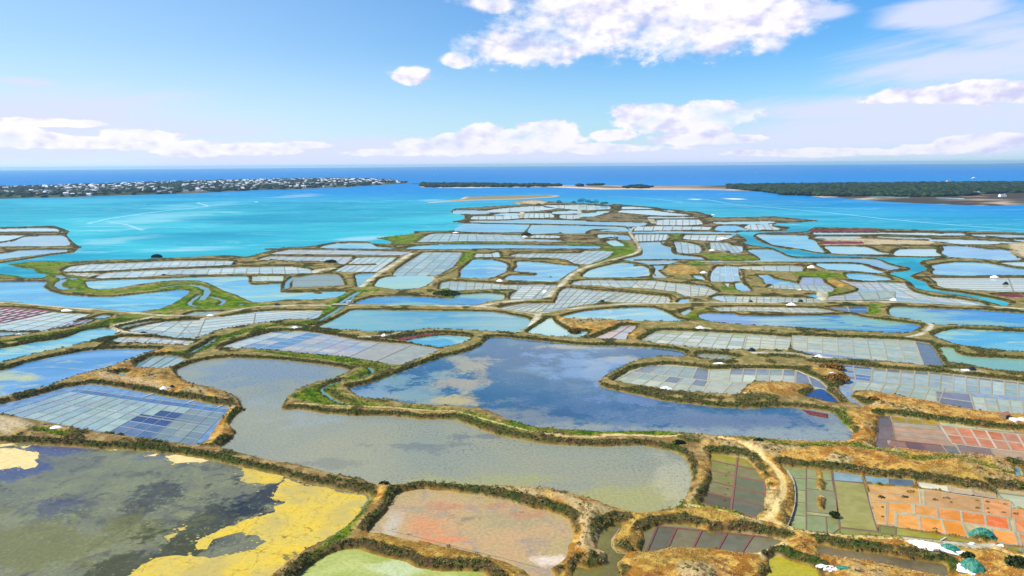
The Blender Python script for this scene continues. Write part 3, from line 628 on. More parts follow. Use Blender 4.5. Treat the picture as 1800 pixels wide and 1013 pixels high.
field('dark grey drying pans boxed in by brown banks', "J 740,563 750,500 800,482 900,466 1080,463 1120,490 1148,548 900,560", [("J 745,470 1110,462 1150,555 735,562", 1, 2, [S(150,155,140,.72), S(140,150,140,.72)])], bed=S(150,155,140))
field('white pans right of the sandy hump, middle distance', "J 1062,440 1170,387 1240,332 1558,330 1480,385 1398,443", [("J 1240,330 1560,328 1400,445 1040,445", 6, 3, WH)], bed=S(160,185,205), rw=1.4)
field('pans under the long dyke, left of the sandy hump', "J 470,345 560,322 800,325 1205,326 1150,383 1085,368 950,355 660,353", [("J 500,320 1215,325 1150,385 430,350", 10, 2, PK)], rw=1.6)
field('thin white strip of pans below the bay dyke', "J 560,301 700,272 1100,272 1680,286 1600,308 1300,306 700,301", [("J 680,268 1690,284 1600,310 540,302", 5, 2, PK)], rw=1.6)
field('white pans with sloping ridges right of the green spit', "K 150,205 240,152 300,141 600,146 850,151 980,156 1080,178 1290,196 1250,203 900,202 600,200 400,202 300,208", [("K 240,138 1000,150 1100,205 150,210", 12, 3, BW)], rw=1.6)
field('ladder-like long salt pans in the middle distance', "K -40,472 0,420 200,292 500,292 480,330 430,400 320,463 230,470", [("K 200,287 510,290 330,470 -60,475", 4, 8, BW, dict(wide=(('v',3),('v',6))))], rw=1.5)
field('small brown-edged pans above the bright blue pond', "K 605,325 622,302 730,302 750,323", [("K 610,298 740,300 750,328 605,328", 2, 2, WH)], rcol=S(120,80,70), rw=1.6)
field('comb of white pans above the forked dyke, centre right', "K 885,318 950,302 1200,297 1440,297 1480,277 1700,282 1640,330 1500,383 1400,378 1350,350 1250,330 1000,328", [("K 900,270 1720,275 1500,390 860,335", 14, 4, BW)], rw=1.5)
field('small white pans beside the green dyke left of the winding track', "K 1040,165 1100,152 1280,160 1270,172 1100,175", [("K 1050,148 1280,158 1275,178 1040,172", 6, 1, WH)], rw=1.5)
field('fan of white pans left of the rising track', "K 330,580 340,532 420,517 700,532 850,547 1080,545 1240,547 1258,560 1200,580 1170,640 1100,655 890,660 895,620 950,592 900,577 700,578 500,588 430,588 390,566", [("K 345,515 950,545 930,592 330,590", 9, 2, GW), ("K 975,555 1160,558 1060,655 880,655", 2, 6, WH), ("K 1160,550 1260,550 1180,655 1075,655", 2, 4, BW)], rw=1.0)
field('sweeping field of white pans above the road, right of centre', "K 1280,602 1330,572 1400,577 1575,594 L 200,606 555,642 567,688 300,688 0,678 K 1575,688 1400,713 1200,753 1060,763 870,742 800,728 870,712 1000,692 1150,690 1240,692", [("K 1300,575 1800,600 1620,690 1160,740", 8, 5, BW), ("L 190,600 600,640 600,695 0,690", 9, 3, GW), ("K 1000,690 1200,700 1130,765 780,735", 6, 2, GW)], rw=1.0)
field('band of white pans hugging the dirt dyke, right of centre', "K 1372,543 1392,522 1500,507 1800,512 L 330,511 440,512 550,527 700,542 850,557 920,590 955,605 880,628 700,638 620,600 520,588 400,573 150,563 0,550", [("K 1390,500 1900,505 2020,575 1370,555", 8, 2, BW), ("L 330,505 620,535 620,600 260,570", 4, 2, GW), ("L 620,530 735,545 740,640 620,600", 1, 5, GW), ("L 735,550 960,590 900,640 740,640", 3, 4, GW)], rw=1.1)
field('blue walled block of pans near the tan oval islet', "L 905,520 902,455 950,402 1100,402 1130,432 1140,500 1143,518", [("L 925,395 1105,400 1145,520 905,520", 4, 6, LB, dict(rcol=S(120,160,180)))], bed=S(120,170,200), rw=1.3)
field('thin strip of pale pans behind the brown heap of earth', "L 1105,402 1300,397 1500,394 1618,402 1618,438 1450,438 1250,428 1140,418", [("L 1100,390 1625,392 1620,442 1130,430", 5, 1, GW)], rw=1.3)
field('pans with violet water right of the dark green islet', "M -230,570 -170,542 -40,545 20,545 50,487 190,492 220,532 290,570 280,600 100,590 0,583", [("M 50,480 230,485 250,545 20,545", 2, 1, [S(150,150,190,.75)]), ("M -240,545 240,548 290,600 -240,580", 9, 2, GW)], bed=S(150,155,190), rw=1.3)
field('long strip of pans along the upper side of the road', "L 905,650 950,632 1100,636 1400,641 1750,656 1758,680 1500,684 1000,680", [("L 900,628 1100,632 1090,684 960,682", 2, 1, LB), ("L 1100,630 1765,650 1765,688 1090,684", 12, 2, GW)], rw=1.0, bed=S(130,165,185))
field('wide striped salt pans at the right above the straight road', "M 245,668 262,640 400,620 480,600 500,575 400,530 345,507 560,522 850,532 872,562 922,602 1060,637 1300,662 1450,687 1500,710 1200,701 900,685 700,668 560,668", [("M 345,505 640,525 700,590 450,580", 4, 3, PK), ("M 650,530 870,535 1500,715 780,640", 4, 7, WH), ("M 780,640 1500,715 1300,712 640,660", 1, 2, LB), ("M 260,610 490,605 540,670 245,670", 2, 5, PK), ("M 490,600 780,600 780,650 540,665", 2, 1, [S(165,175,145,.78), S(100,155,195,.74)])], bed=S(120,160,190), rw=1.2)
field('striped pale pans at the right edge beyond the channel', "M 1062,492 1250,492 1500,492 1800,492 2300,500 2300,610 1800,603 1600,598 1400,588 1200,570 1122,555 1112,520", [("M 1060,488 2300,490 2300,612 1150,600", 2, 8, WH)], bed=S(140,170,205), rw=1.4)
field('long sloping white pans left of centre below the bridge', "E 800,220 900,190 1050,165 1300,152 1500,121 1650,102 1720,98 1800,97 2042,95 2000,145 1820,155 1620,178 1400,215 1300,250 1220,276 1100,270 950,240 850,232", [("E 1100,150 2100,80 1900,165 1260,280", 2, 7, WH), ("E 1000,165 1300,145 1250,260 790,225", 4, 2, WH), ("E 900,215 1300,250 1260,285 820,230", 3, 1, LB)], bed=S(150,175,205), rw=1.0)
field('curved row of pans with purplish banks below the side track', "E 692,291 760,264 950,264 1240,292 1180,313 900,303", [("E 740,258 1250,290 1200,320 680,296", 7, 2, WH)], bed=S(160,165,190), rcol=S(120,85,90))
field('thin green-edged pans inside the bend of the side track', "E 747,205 800,187 950,162 1010,162 900,185 780,210", [("E 800,180 1010,158 900,190 740,210", 3, 1, [S(150,160,150,.78)])])
field('pale shallow pans by the roadside shed', "E 1172,125 1230,107 1400,102 1300,124", [("E 1230,100 1410,98 1310,128 1160,128", 2, 2, BW)])
field('three tilted pans on the brown bank beside the big grey pond', "E 868,458 885,425 965,387 1080,377 1180,402 1148,422 1050,463", [("E 985,380 1185,400 1055,468 860,462", 3, 1, BW)], rcol=S(90,85,65), rw=1.0, bed=S(110,130,150))
def f34(i, j):
    if i <= 1: return rnd.choice([S(185,192,205,.8), S(120,155,195,.75)])
    if i == 2: return S(100,145,195,.74)
    return rnd.choice([S(176,172,188,.78), S(160,170,195,.78), S(182,180,186,.78)])
field('tilted field of pinkish pans below the white road, left of centre', "E 1392,330 1500,291 1700,236 1800,223 F 100,224 230,226 300,226 450,246 640,281 800,296 900,301 1000,311 1168,340 1060,388 930,438 850,436 700,410 550,385 350,370 150,350 0,338 E 1600,335",
  [("F 150,215 800,290 580,392 -260,335", 7, 6, f34, dict(rcol=S(130,140,160), wide=(('u',2),))), ("F 800,290 1180,338 940,445 580,392", 2, 1, [S(168,165,160,.76)])], bed=S(130,155,190), rw=.7)
field('pinkish pans crossed by dark red ridges between brown banks', "G 512,270 650,217 700,192 780,192 780,210 730,248 720,278 600,276", [("G 700,185 800,190 740,280 500,272", 2, 2, PK)], bed=S(180,170,185), rcol=S(130,60,70), rw=1.0)
def f43(i, j): return rnd.choice([S(165,178,182,.78), S(185,192,190,.8), S(176,186,190,.8)]) if 0 < j else rnd.choice([S(150,165,120,.75), S(175,185,180,.78)])
field('grid of white pans right of the heap on the long dyke', "G 812,284 900,232 950,220 1160,227 1480,242 1760,263 1748,343 1500,340 1300,343 1050,318 950,304", [("G 930,222 1480,245 1450,345 810,290", 7, 4, f43), ("G 1490,240 1765,262 1750,348 1470,340", 3, 5, GW)], bed=S(140,155,150), rw=.9, rcol=S(135,132,110))
field('wide grid of pale pans between two scrubby dykes, right', "H 330,252 600,264 850,272 1060,282 1200,302 1240,350 1270,400 1305,448 1150,438 900,418 700,403 560,388 430,370 330,340", [("H 335,250 1100,280 1160,442 330,340", 8, 6, GW), ("H 1110,290 1230,310 1310,450 1165,442", 1, 1, [S(118,128,150,.72)])], bed=S(120,135,170), rw=.95, rcol=S(135,132,110))
def f45(i, j): return rnd.choice([S(150,145,140,.74), S(124,132,148,.72)]) if j == 0 else rnd.choice([S(168,180,186,.8), S(176,186,190,.8), S(160,174,186,.8)])
field('largest field of white pans, running to the right edge', "H 450,425 600,432 900,462 1150,480 1400,502 1800,547 2600,640 2600,850 1800,753 1650,745 1480,725 1400,715 1250,680 1100,655 950,630 850,605 740,600 700,640 800,700 770,703 700,670 650,620 620,585 660,560 680,530 660,480 560,452",
  [("H 845,455 1200,480 1190,580 835,540", 4, 4, f45), ("H 1200,480 2200,600 2200,680 1190,590", 12, 3, f45, dict(vs=[0,.15,.55,1])), ("H 735,545 1300,585 1260,680 700,595", 6, 2, GW), ("H 1240,605 1460,625 1490,725 1250,680", 1, 2, [S(150,175,175,.78), S(132,128,150,.7)]), ("H 1465,640 2300,710 2300,800 1490,725", 10, 2, GW), ("H 600,430 840,455 830,545 640,520", 2, 5, [S(105,130,190,.7), S(140,160,195,.75)])],
  bed=S(130,145,170), rw=.9, rcol=S(135,132,110))
def f47(i, j):
    if j == 0 and i < 7: return rnd.choice([S(150,165,175,.75), S(128,140,165,.72), S(160,170,170,.76)])
    return rnd.choice([S(190,194,186,.82), S(182,188,180,.82), S(176,184,180,.82)])
field('bean-shaped field of whitish pans jutting into the deep blue pond', "G 642,540 750,472 850,447 1000,437 1150,452 1250,467 1440,462 H 200,464 360,472 500,532 560,585 540,600 480,598 450,565 300,550 150,540 80,545 30,580 0,625 G 1430,628 1200,615 1000,600 850,575 700,550",
  [("G 860,437 1250,460 1240,538 760,482", 5, 1, f47), ("G 760,484 1250,540 1200,618 640,545", 6, 2, f47), ("G 1250,455 1385,460 1370,545 1240,535", 1, 1, GW), ("G 1385,460 1800,470 1795,552 1370,545", 5, 2, f47), ("G 1245,540 1550,552 1450,630 1200,618", 2, 2, [S(172,176,172,.8)]), ("H 355,470 510,540 570,600 350,552", 2, 1, [S(128,135,165,.74)])], bed=S(160,165,150), rw=.9, rcol=S(150,145,120))
field('thin strip of water pans between dykes above the whitish pans', "G 1172,385 1192,367 1350,377 1430,393 1390,403 1240,403", [("G 1190,362 1430,385 1400,410 1170,390", 4, 1, [S(150,155,150,.74)])])
field('white comb of pans under the road beside the white heap', "G 1272,78 1450,72 H 300,76 500,82 618,106 400,110 0,95 G 1440,96 1320,100", [("G 1300,70 H 520,75 620,112 G 1270,100", 14, 2, GW)] if False else [("G 1290,70 1960,76 2060,112 1270,100", 14, 2, GW)], bed=S(120,160,190), rw=.9)
field('dark blue banded pans left of the hooked path', "H 552,77 800,70 813,100 780,110 690,105", [("H 550,72 680,70 700,108 560,100", 1, 4, [S(90,110,160,.66)]), ("H 685,70 815,68 815,112 695,108", 1, 2, [S(60,105,170,.66)])], bed=S(90,110,150), rcol=S(150,140,120))
# foreground right
def u1(i, j): return rnd.choice([S(205,140,98,.78), S(212,132,82,.8), S(210,128,75,.8)])
field('far orange pans behind the green ditch at the right edge', "D 905,38 1000,50 1200,78 1350,98 1600,125 1729,137 2150,190 2150,370 1729,312 1600,302 1400,276 1300,276 1150,262 1100,252 1000,240 905,240 945,180",
  [("U 920,290 2600,480 2700,680 1040,480", 10, 2, u1, dict(rcol=S(160,148,128), rw=.9)), ("U 410,255 870,290 1060,510 450,450", 1, 4, [S(190,155,130,.76), S(180,158,132,.76), S(196,150,118,.78)]), ("U 390,195 890,250 900,290 410,255", 3, 1, [S(165,135,45,.7), S(180,150,60,.7)]), ("U 900,255 1700,330 1700,365 915,292", 2, 1, [S(180,185,165,.78)]),
   ("U 350,440 930,500 1010,600 370,560", 3, 1, [S(150,112,92,.72), S(128,92,78,.7), S(140,105,95,.72)], dict(rcol=S(105,55,45), rw=.8)), ("U 930,500 1080,510 1150,610 1010,600", 1, 1, [S(130,125,112,.7)]), ("U 1080,485 2600,660 2700,800 1150,620", 4, 1, [S(186,152,118,.76), S(178,158,115,.76), S(150,122,112,.74)])], bed=S(150,130,105), rw=.6, rcol=S(130,115,95), group='warm-coloured salt pans near the right edge')
field('narrow purple-brown strip of pans left of the far orange ones', "D 845,40 900,38 925,110 942,182 900,240 830,238 825,175 838,130", [("U 262,180 375,180 440,440 250,435", 1, 2, PB), ("U 250,435 340,440 370,550 210,530", 1, 1, PB)], bed=S(150,130,125), rcol=S(90,60,55), group='warm-coloured salt pans near the right edge')
field('green-olive pans with two weedy islets in the near right', "D 258,347 405,360 555,377 580,500 608,718 845,745 850,705 1450,802 1440,814 1200,800 950,767 800,762 560,757 400,735 310,715 312,680 340,600 345,520 330,430",
  [("D 240,345 405,358 405,738 255,720", 1, 5, [S(155,160,108,.76), S(148,158,112,.76)]), ("D 405,358 555,375 600,640 405,620", 2, 4, GO, dict(us=[0,1], vs=[0,.25,.5,1])), ("D 405,640 600,660 610,760 405,738", 2, 1, GO, dict(us=[0,.62,1])), ("D 610,722 845,748 950,770 560,760", 1, 1, [S(150,150,62,.74)]), ("D 850,705 945,720 945,768 850,750", 1, 1, [S(140,138,55,.72)]), ("D 950,718 1450,800 1440,816 950,766", 1, 1, [S(165,160,40,.75)])], bed=S(150,152,100), rw=.45, rcol=S(105,82,58), group='warm-coloured salt pans near the right edge')
field('single wide plain khaki pan left of the orange pans', "D 560,378 740,400 762,450 838,742 612,716 585,560", [("D 565,376 742,400 755,450 572,432", 1, 1, [S(140,168,190,.76)]), ("D 572,432 755,446 840,742 612,716", 1, 1, [S(165,158,88,.76)])], bed=S(150,145,95), rw=.5, rcol=S(95,70,50), sm=0, group='warm-coloured salt pans near the right edge')
field('two blue water basins above the orange pans', "D 757,402 900,420 1050,430 1072,470 772,446", [("D 755,400 900,420 905,458 770,447", 1, 1, [S(120,160,195,.76)]), ("D 905,420 1060,430 1075,475 905,458", 1, 1, [S(92,112,145,.7)])], bed=S(140,150,150), rw=.5, sm=0, group='warm-coloured salt pans near the right edge')
OR = [S(228,158,72,.84), S(226,152,62,.84)]
def o2(i, j): return [S(222,150,72,.84), S(228,145,55,.85), S(228,135,42,.85), S(224,112,34,.85), S(228,132,52,.85)][min(i, 4)]
def o3(i, j): return [S(226,158,70,.84), S(228,150,58,.85), S(232,146,36,.86)][i]
field('bright orange salt pans with dark tufts in the near right', "T 130,165 600,205 1130,265 1450,325 1500,395 1575,405 2200,480 2200,900 1575,745 1350,715 1290,640 1120,640 1060,655 850,625 640,600 400,560 320,545 215,530 165,330",
  [("T 130,160 605,205 620,350 155,325", 1, 2, [S(212,158,92,.8), S(206,154,92,.8)]), ("T 650,215 1185,290 1205,450 655,355", 1, 1, [S(206,156,100,.8)]), ("T 1190,290 1450,325 1450,475 1210,450", 1, 1, [S(212,148,92,.8)]), ("T 1455,390 2200,480 2200,600 1450,480", 2, 1, [S(216,142,85,.8)]), ("T 155,330 300,335 300,540 215,530", 1, 1, [S(214,160,88,.8)]),
   ("T 315,325 540,350 560,440 315,410", 1, 1, OR), ("T 315,410 385,420 385,540 310,535", 1, 1, OR),
   ("T 560,352 1425,470 1450,590 565,442", 4, 1, o2, dict(rw=.85, us=[0,.255,.51,.76,1])), ("T 400,438 1000,515 1060,655 400,560", 3, 1, o3, dict(rw=.85, us=[0,.345,.69,1])),
   ("T 1480,485 2200,590 2200,720 1500,600", 3, 1, [S(226,140,80,.84)], dict(rw=.85)), ("T 1275,580 1490,610 1530,735 1300,695", 1, 1, [S(228,148,62,.85)], dict(rw=.85)), ("T 1520,620 2200,720 2200,860 1560,750", 3, 1, [S(224,140,74,.84)], dict(rw=.85))],
  bed=S(178,160,118), rw=.55, rcol=S(160,148,118,.9), rh=.07, sm=0, group='warm-coloured salt pans near the right edge')
field('row of dried salt-white pans under the brown dyke at right', "T 590,145 870,180 1095,215 1290,258 1305,290 1110,262 895,235 880,235 610,195", [("T 590,142 870,178 885,235 610,198", 1, 1, [S(212,206,196,.84)]), ("T 890,178 1085,212 1095,262 905,238", 1, 1, [S(200,178,160,.8)]), ("T 1100,210 1290,245 1310,292 1115,264", 1, 1, [S(190,165,150,.78)])], bed=S(170,155,130), rw=.7, rcol=S(150,135,110), sm=0, group='warm-coloured salt pans near the right edge')
field('grey-white basins at the right edge above the orange pans', "T 1325,215 1575,240 2200,330 2200,470 1575,390 1500,380 1460,320 1330,290", [("T 1315,200 2200,300 2200,350 1330,245", 2, 1, [S(190,170,140,.78)]), ("T 1330,248 2200,355 2200,475 1450,380", 2, 1, [S(180,182,160,.8)])], bed=S(160,150,120), rw=.6, sm=0, group='warm-coloured salt pans near the right edge')
field('olive basin below the orange pans at the right edge', "T 1380,730 1575,760 2200,880 2200,960 1575,810 1480,795", [("T 1370,722 1545,755 1560,805 1380,780", 1, 1, [S(158,150,48,.74)]), ("T 1550,755 2200,880 2200,960 1565,805", 1, 1, [S(165,152,55,.74)])], bed=S(150,145,70), rw=.9, sm=0, group='warm-coloured salt pans near the right edge')
field('teardrop of olive pans with brick-red ridges inside the looped track', "C 1207,272 1300,282 1420,302 1470,352 1520,420 1540,480 1530,600 1500,630 1465,663 1400,630 1320,605 1250,590 1157,578 1190,500 1213,430 1215,330",
  [("C 1195,250 1372,285 1330,615 1120,560", 1, 5, lambda i, j: [S(160,150,60,.74), S(150,142,72,.72), S(140,132,72,.7), S(140,128,80,.7), S(110,102,76,.66)][j]), ("C 1372,285 1520,310 1560,680 1330,615", 1, 5, lambda i, j: [S(160,152,70,.74), S(136,128,80,.7), S(116,116,84,.66), S(118,120,92,.68), S(108,106,92,.66)][j])],
  bed=S(130,122,75), rw=.75, rcol=S(108,58,44), rh=.2)
field('dark pans in a leaf shape with brick-red ridges, near centre right', "C 792,750 900,712 980,697 1100,717 1200,747 1350,752 1480,767 1640,800 1500,870 1430,875 1250,850 1050,835 950,840 850,860 787,865 812,800",
  [("C 770,700 1680,790 1600,880 700,870", 6, 1, DK, dict(us=[0,.13,.26,.43,.6,.77,1]))], bed=S(120,118,92), rw=.9, rcol=S(98,48,40), rh=.2)

# far middle of the marsh
field('white pans beside the far pass of the white track', "R 472,306 600,299 800,301 830,333 700,343 470,339", [("R 470,296 830,298 835,345 465,342", 7, 2, WH)], bed=S(170,185,200), rw=2)
field('long white pans right of the upper end of the track', "R 292,386 322,356 600,353 900,359 878,376 600,379 400,384", [("R 300,350 905,355 890,382 285,388", 8, 1, WH)], bed=S(170,185,200), rw=2)
field('white sloping pans under the bend of the white track', "R 295,425 400,416 550,415 560,438 530,460 320,469", [("R 290,413 560,413 540,472 300,472", 8, 1, WH)], bed=S(160,185,205), rw=1.6)
field('blue rimmed pans hooked by a tan dyke, far middle', "L 625,250 612,207 700,211 798,236 818,265 798,293 700,297 635,285", [("L 605,200 820,205 830,300 620,295", 4, 3, BW)], bed=S(120,170,205), rw=1.5)
field('pale pans right of the hooked tan dyke, far middle', "L 892,212 1030,216 1060,236 1148,246 1138,288 1060,293 1050,275 905,264", [("L 890,205 1060,210 1150,295 900,290", 5, 3, BW)], bed=S(150,180,205), rw=1.5)
field('ragged white pans below the far tan dyke', "L 682,180 702,152 1000,152 1075,156 1030,178 950,197 880,193 750,188", [("L 680,148 1080,150 1060,200 670,190", 6, 2, WH)], bed=S(150,175,205), rw=1.8)
field('pans inside the last long dyke before the eastern pass', "R 1162,363 1200,342 1380,336 1372,352 1445,370 1420,378 1250,376", [("R 1160,335 1400,333 1450,380 1160,380", 5, 2, WH)], bed=S(175,188,205), rw=2)
field('thin pans with dark banks near the bay point', "Q 402,336 425,313 600,311 832,313 838,327 700,340 500,340", [("Q 400,308 835,308 840,342 395,342", 6, 1, WH)], bed=S(175,188,205), rw=2.4, group='far pale pans near the point')
field('white pans between two tan knolls near the point', "Q 892,286 1118,286 1150,318 882,326", [("Q 885,283 1150,283 1160,328 875,328", 6, 1, WH)], bed=S(175,188,200), rw=2.4, group='far pale pans near the point')
field('pink-white pans right of the second knoll near the point', "Q 1212,301 1370,301 1380,328 1300,338 1202,324", [("Q 1205,298 1385,298 1385,340 1200,330", 3, 1, PK)], bed=S(190,175,180), rw=2.4, group='far pale pans near the point')
field('broad white basin just behind the point', "Q 542,262 700,241 900,226 1050,221 1178,240 1000,260 700,273 580,273", [("Q 540,220 1190,218 1190,278 530,278", 3, 1, WH)], bed=S(190,198,205), rw=2.4, group='far pale pans near the point')
field('white basin under the dark trees of the point', "Q 1052,216 1200,213 1450,211 1645,229 1600,247 1400,253 1200,236 1080,228", [("Q 1050,208 1650,208 1650,256 1040,250", 3, 1, WH)], bed=S(190,198,205), rw=2.4, group='far pale pans near the point')
for s in ("R 0,198 90,196 98,211 0,217", "R 0,236 92,233 60,244 0,247", "R 190,216 300,220 200,226", "R 500,222 560,226 620,236 560,232", "M 640,165 1050,178 1000,182 700,172", "M 1720,188 1800,190 2300,200 2300,206 1800,200", "L 455,140 540,142 500,148 300,148 300,143", "K 1585,150 1700,150 1740,175 1700,182 1590,170", "K 740,300 790,290 800,325 760,325", "M 1180,210 1500,213 1600,222 1300,222"):
    pond(s, m_white)
for s, w_ in (("S 0,232 400,250 800,285 1100,318 1500,352 1900,378", 9), ("S 0,199 120,212 300,240 700,255 1000,262", 7), ("S -400,195 -200,205 0,226", 8), ("N 1800,345 1400,345 1450,372 1100,410 760,460 680,490", 12), ("N 750,480 900,500 1000,540", 9)):
    c = W(spline(P(s), 6, .4)[:-6] if len(P(s)) > 3 else chaikin(P(s), 2, False)); tag(sheet('foam_streak', ccw(ribbon(c, w_)), -0.03, FOAM), kind='stuff')
ridge([ground(*p) for p in P("C 705,880 640,872 605,830 607,790 655,725")], .35, .14, S(196,180,150,.7), None).name = 'earth_ridge.001'
tag(bpy.data.objects['earth_ridge.001'], 'pale thin earth line round the golden grass islet', 'earth ridge')
tag(ridge([ground(*p) for p in chaikin(P("D 295,715 312,670 335,600 340,520 330,440 290,380"), 2, False)], .4, .9, S(170,160,140,.7), None, name='earth_ridge'), 'pale curved ditch edge left of the green-olive pans', 'earth ridge')

# floating algae mats
def mat_algae():
    m, t, b = material('floating_algae'); g = t.new('ShaderNodeNewGeometry'); pos = g.outputs['Position']
    v = t.new('ShaderNodeTexVoronoi', feature='DISTANCE_TO_EDGE'); wv = t.new('ShaderNodeVectorMath', operation='MULTIPLY_ADD')
    nn = t.noise(pos, 0.25, 5, 0.7, out=1); t.l.new(nn, wv.inputs[0]); wv.inputs[1].default_value = (7, 7, 0); t.l.new(pos, wv.inputs[2]); t.l.new(wv.outputs[0], v.inputs['Vector']); v.inputs['Scale'].default_value = 0.13
    n = t.noise(pos, 0.09, 6, 0.65); n2 = t.noise(pos, 1.1, 5, 0.75)
    c = t.mix(t.ramp(n, 0.35, 0.65), S(212,180,52,.8), S(198,176,84,.78)); c = t.mix(t.ramp(n2, 0.4, 0.75, 0, .55), c, S(170,148,52,.7))
    n5 = t.noise(pos, 0.35, 4, 0.6); c = t.mix(t.math('MULTIPLY', t.ramp(v.outputs['Distance'], 0.035, 0.0), t.ramp(n5, .42, .6)), c, S(150,128,48,.65))
    n6 = t.noise(pos, 0.16, 7, 0.75, 0.5); c = t.mix(t.ramp(n6, 0.60, 0.66, 0, .85), c, S(92,90,52,.55)); n7 = t.noise(pos, 0.05, 3, .5); c = t.mix(t.ramp(n7, .46, .6, 0, .75), c, S(184,166,98,.68)); n8 = t.noise(pos, 0.45, 6, .7); c = t.mix(t.ramp(n8, .52, .70, 0, .55), c, S(150,134,66,.62))
    t.l.new(c, b.inputs['Base Color']); b.inputs['Roughness'].default_value = 0.75; b.inputs['Specular IOR Level'].default_value = .2
    bn = t.new('ShaderNodeBump'); bn.inputs['Distance'].default_value = .12; t.l.new(n2, bn.inputs['Height']); t.l.new(bn.outputs[0], b.inputs['Normal']); return m
ALG = mat_algae()
def algae(label, s, rough=0.9, big=True, pale=False):
    w = ccw(W(P(s))); p = []
    for i in range(len(w)):
        a, b = w[i-1], w[i]; n = max(1, int(math.dist(a, b)/0.9))
        for k in range(n): p.append((a[0]+(b[0]-a[0])*k/n, a[1]+(b[1]-a[1])*k/n))
    X = np.array([q[0] for q in p]); Y = np.array([q[1] for q in p])
    dx = (fbm(X, Y, 6, 4, 3)-.5)*4*rough+(fbm(X, Y, 1.5, 2, 9)-.5)*1.6*rough; dy = (fbm(X, Y, 6, 4, 31)-.5)*4*rough+(fbm(X, Y, 1.5, 2, 19)-.5)*1.6*rough
    p = [(float(x), float(y)) for x, y in zip(X+dx, Y+dy)]; n = len(p)
    V = [(x, y, 0.03) for x, y in p] + [(x, y, -0.05) for x, y in p]
    o = mesh_obj('algae_mat', V, [list(range(n))] + [(i, i+n, (i+1) % n+n, (i+1) % n) for i in range(n)], PALG if pale else ALG)
    tag(o, label, 'algae mat', 'yellow algae mats floating on the murky green pond')
    MATS.append(p)
MATS = []
PALG = plain('pale_floating_algae', S(214,190,128,.8), .8, .14, .5, .05)
algae('huge bright yellow algae mat covering the near right of the murky pond', "A 700,1060 760,1013 870,945 1000,900 1150,893 1300,895 1450,868 1560,858 1605,812 1555,765 1480,755 1400,765 1300,795 1270,848 1215,855 1165,830 1250,778 1350,730 1480,680 1600,645 1690,622 B 135,590 195,560 110,540 120,490 175,418 350,470 550,507 665,525 680,550 640,610 570,680 470,765 320,845 170,935 90,1020 g 430,1090 200,1090")
algae('yellow algae tongue against the scrubby dyke at the right of the pond', "A 1465,357 1600,377 1725,407 1690,445 1610,455 1580,440 1500,450 1450,435 1480,400", .7)
algae('thin pale algae strip against the middle of the scrubby dyke', "A 1012,285 1090,270 1180,285 1285,310 1220,325 1130,325 1060,325 1030,305", .5, pale=True)
algae('large pale cream algae patch at the left edge of the pond', "A 0,240 100,237 160,250 235,262 235,290 200,310 230,330 215,350 150,362 120,350 0,362 g -60,815 -60,790", .6, pale=True)
algae('small pale algae scrap below the far dyke, left', "A 120,227 190,221 150,236", .2, pale=True)
algae('small pale algae scrap below the far dyke, left of centre', "A 660,237 740,239 700,250", .2, pale=True)
algae('small pale algae scrap left of the thin strip', "A 890,285 960,267 950,285", .2, pale=True)
algae('long thin pale algae edge at the far left shore', "A 0,212 110,204 60,220 0,228", .2, pale=True)
algae('small yellow algae islet in dark water, the larger of two', "A 995,770 1080,747 1060,770 1020,785", .3)
algae('tiny yellow algae islet in dark water, the smaller of two', "A 1080,722 1130,710 1110,735", .25)
# loose flakes of weed drifting off the mats: nobody could count them
V, F_ = [], []; rr = random.Random(4)
for p in MATS:
    per = sum(math.dist(p[i-1], p[i]) for i in range(len(p)))
    for k in range(int(per*1.1)):
        x, y = rr.choice(p); s_ = rr.expovariate(1/1.8); a = rr.uniform(0, 6.28); x += s_*math.cos(a); y += s_*math.sin(a); r0 = rr.uniform(.12, .5)*(1 if s_ < 3 else .6)
        b0 = len(V); m_ = 7; V += [(x+r0*1.5*rr.uniform(.5, 1.2)*math.cos(6.283*i/m_), y+r0*rr.uniform(.5, 1.2)*math.sin(6.283*i/m_), .012+.0006*(k % 23)) for i in range(m_)]; F_.append(tuple(range(b0, b0+m_)))
tag(mesh_obj('algae_flakes', V, F_, ALG), kind='stuff')
# rows of dark glasswort in the deep blue pond
w = ccw(W(P("H 390,722 560,750 562,778 440,755"))); o = mesh_obj('glasswort_patch', [(x, y, .02) for x, y in w]+[(x, y, .3) for x, y in offset(w, -.3)], [(4,5,6,7),(0,1,5,4),(1,2,6,5),(2,3,7,6),(3,0,4,7)], plain('glasswort', S(120,62,60,.6), .9, .4, 1.2, .2))
tag(o, 'dark red glasswort patch in the corner of the deep blue pond', 'glasswort')
# ================================================================ land of the marsh
OUT_MAIN = P("g -400,487 I 0,460 150,475 200,490 320,490 370,465 300,453 250,420 200,420 50,385 250,360 560,362 800,350 1200,340 1800,312 J 380,325 660,250 880,245 1090,203 1340,203 1390,222 1510,222 1520,200 1400,175 1550,155 1700,140 1700,122 K 130,122 420,118 530,58 430,45 520,25 Q 340,330 340,305 210,270 240,245 350,235 700,215 850,208 760,175 1000,163 1170,183 1500,198 1680,208 R 120,175 480,205 560,218 800,238 920,268 905,283 1200,278 1400,274 1740,308 1600,322 1420,325 1390,345 1530,358 1500,378 1450,392 1660,405 1700,363 1760,353 1800,353 M 130,88 600,98 1000,113 1200,118 1800,133 g 2300,425 2300,1200 -400,1200")
OUT_LEFT = P("g -400,398 I 0,90 430,78 550,118 518,150 570,210 640,243 585,288 400,312 200,345 0,375 g -400,475")
MAIN, LEFT = ccw(W(OUT_MAIN)), ccw(W(OUT_LEFT))
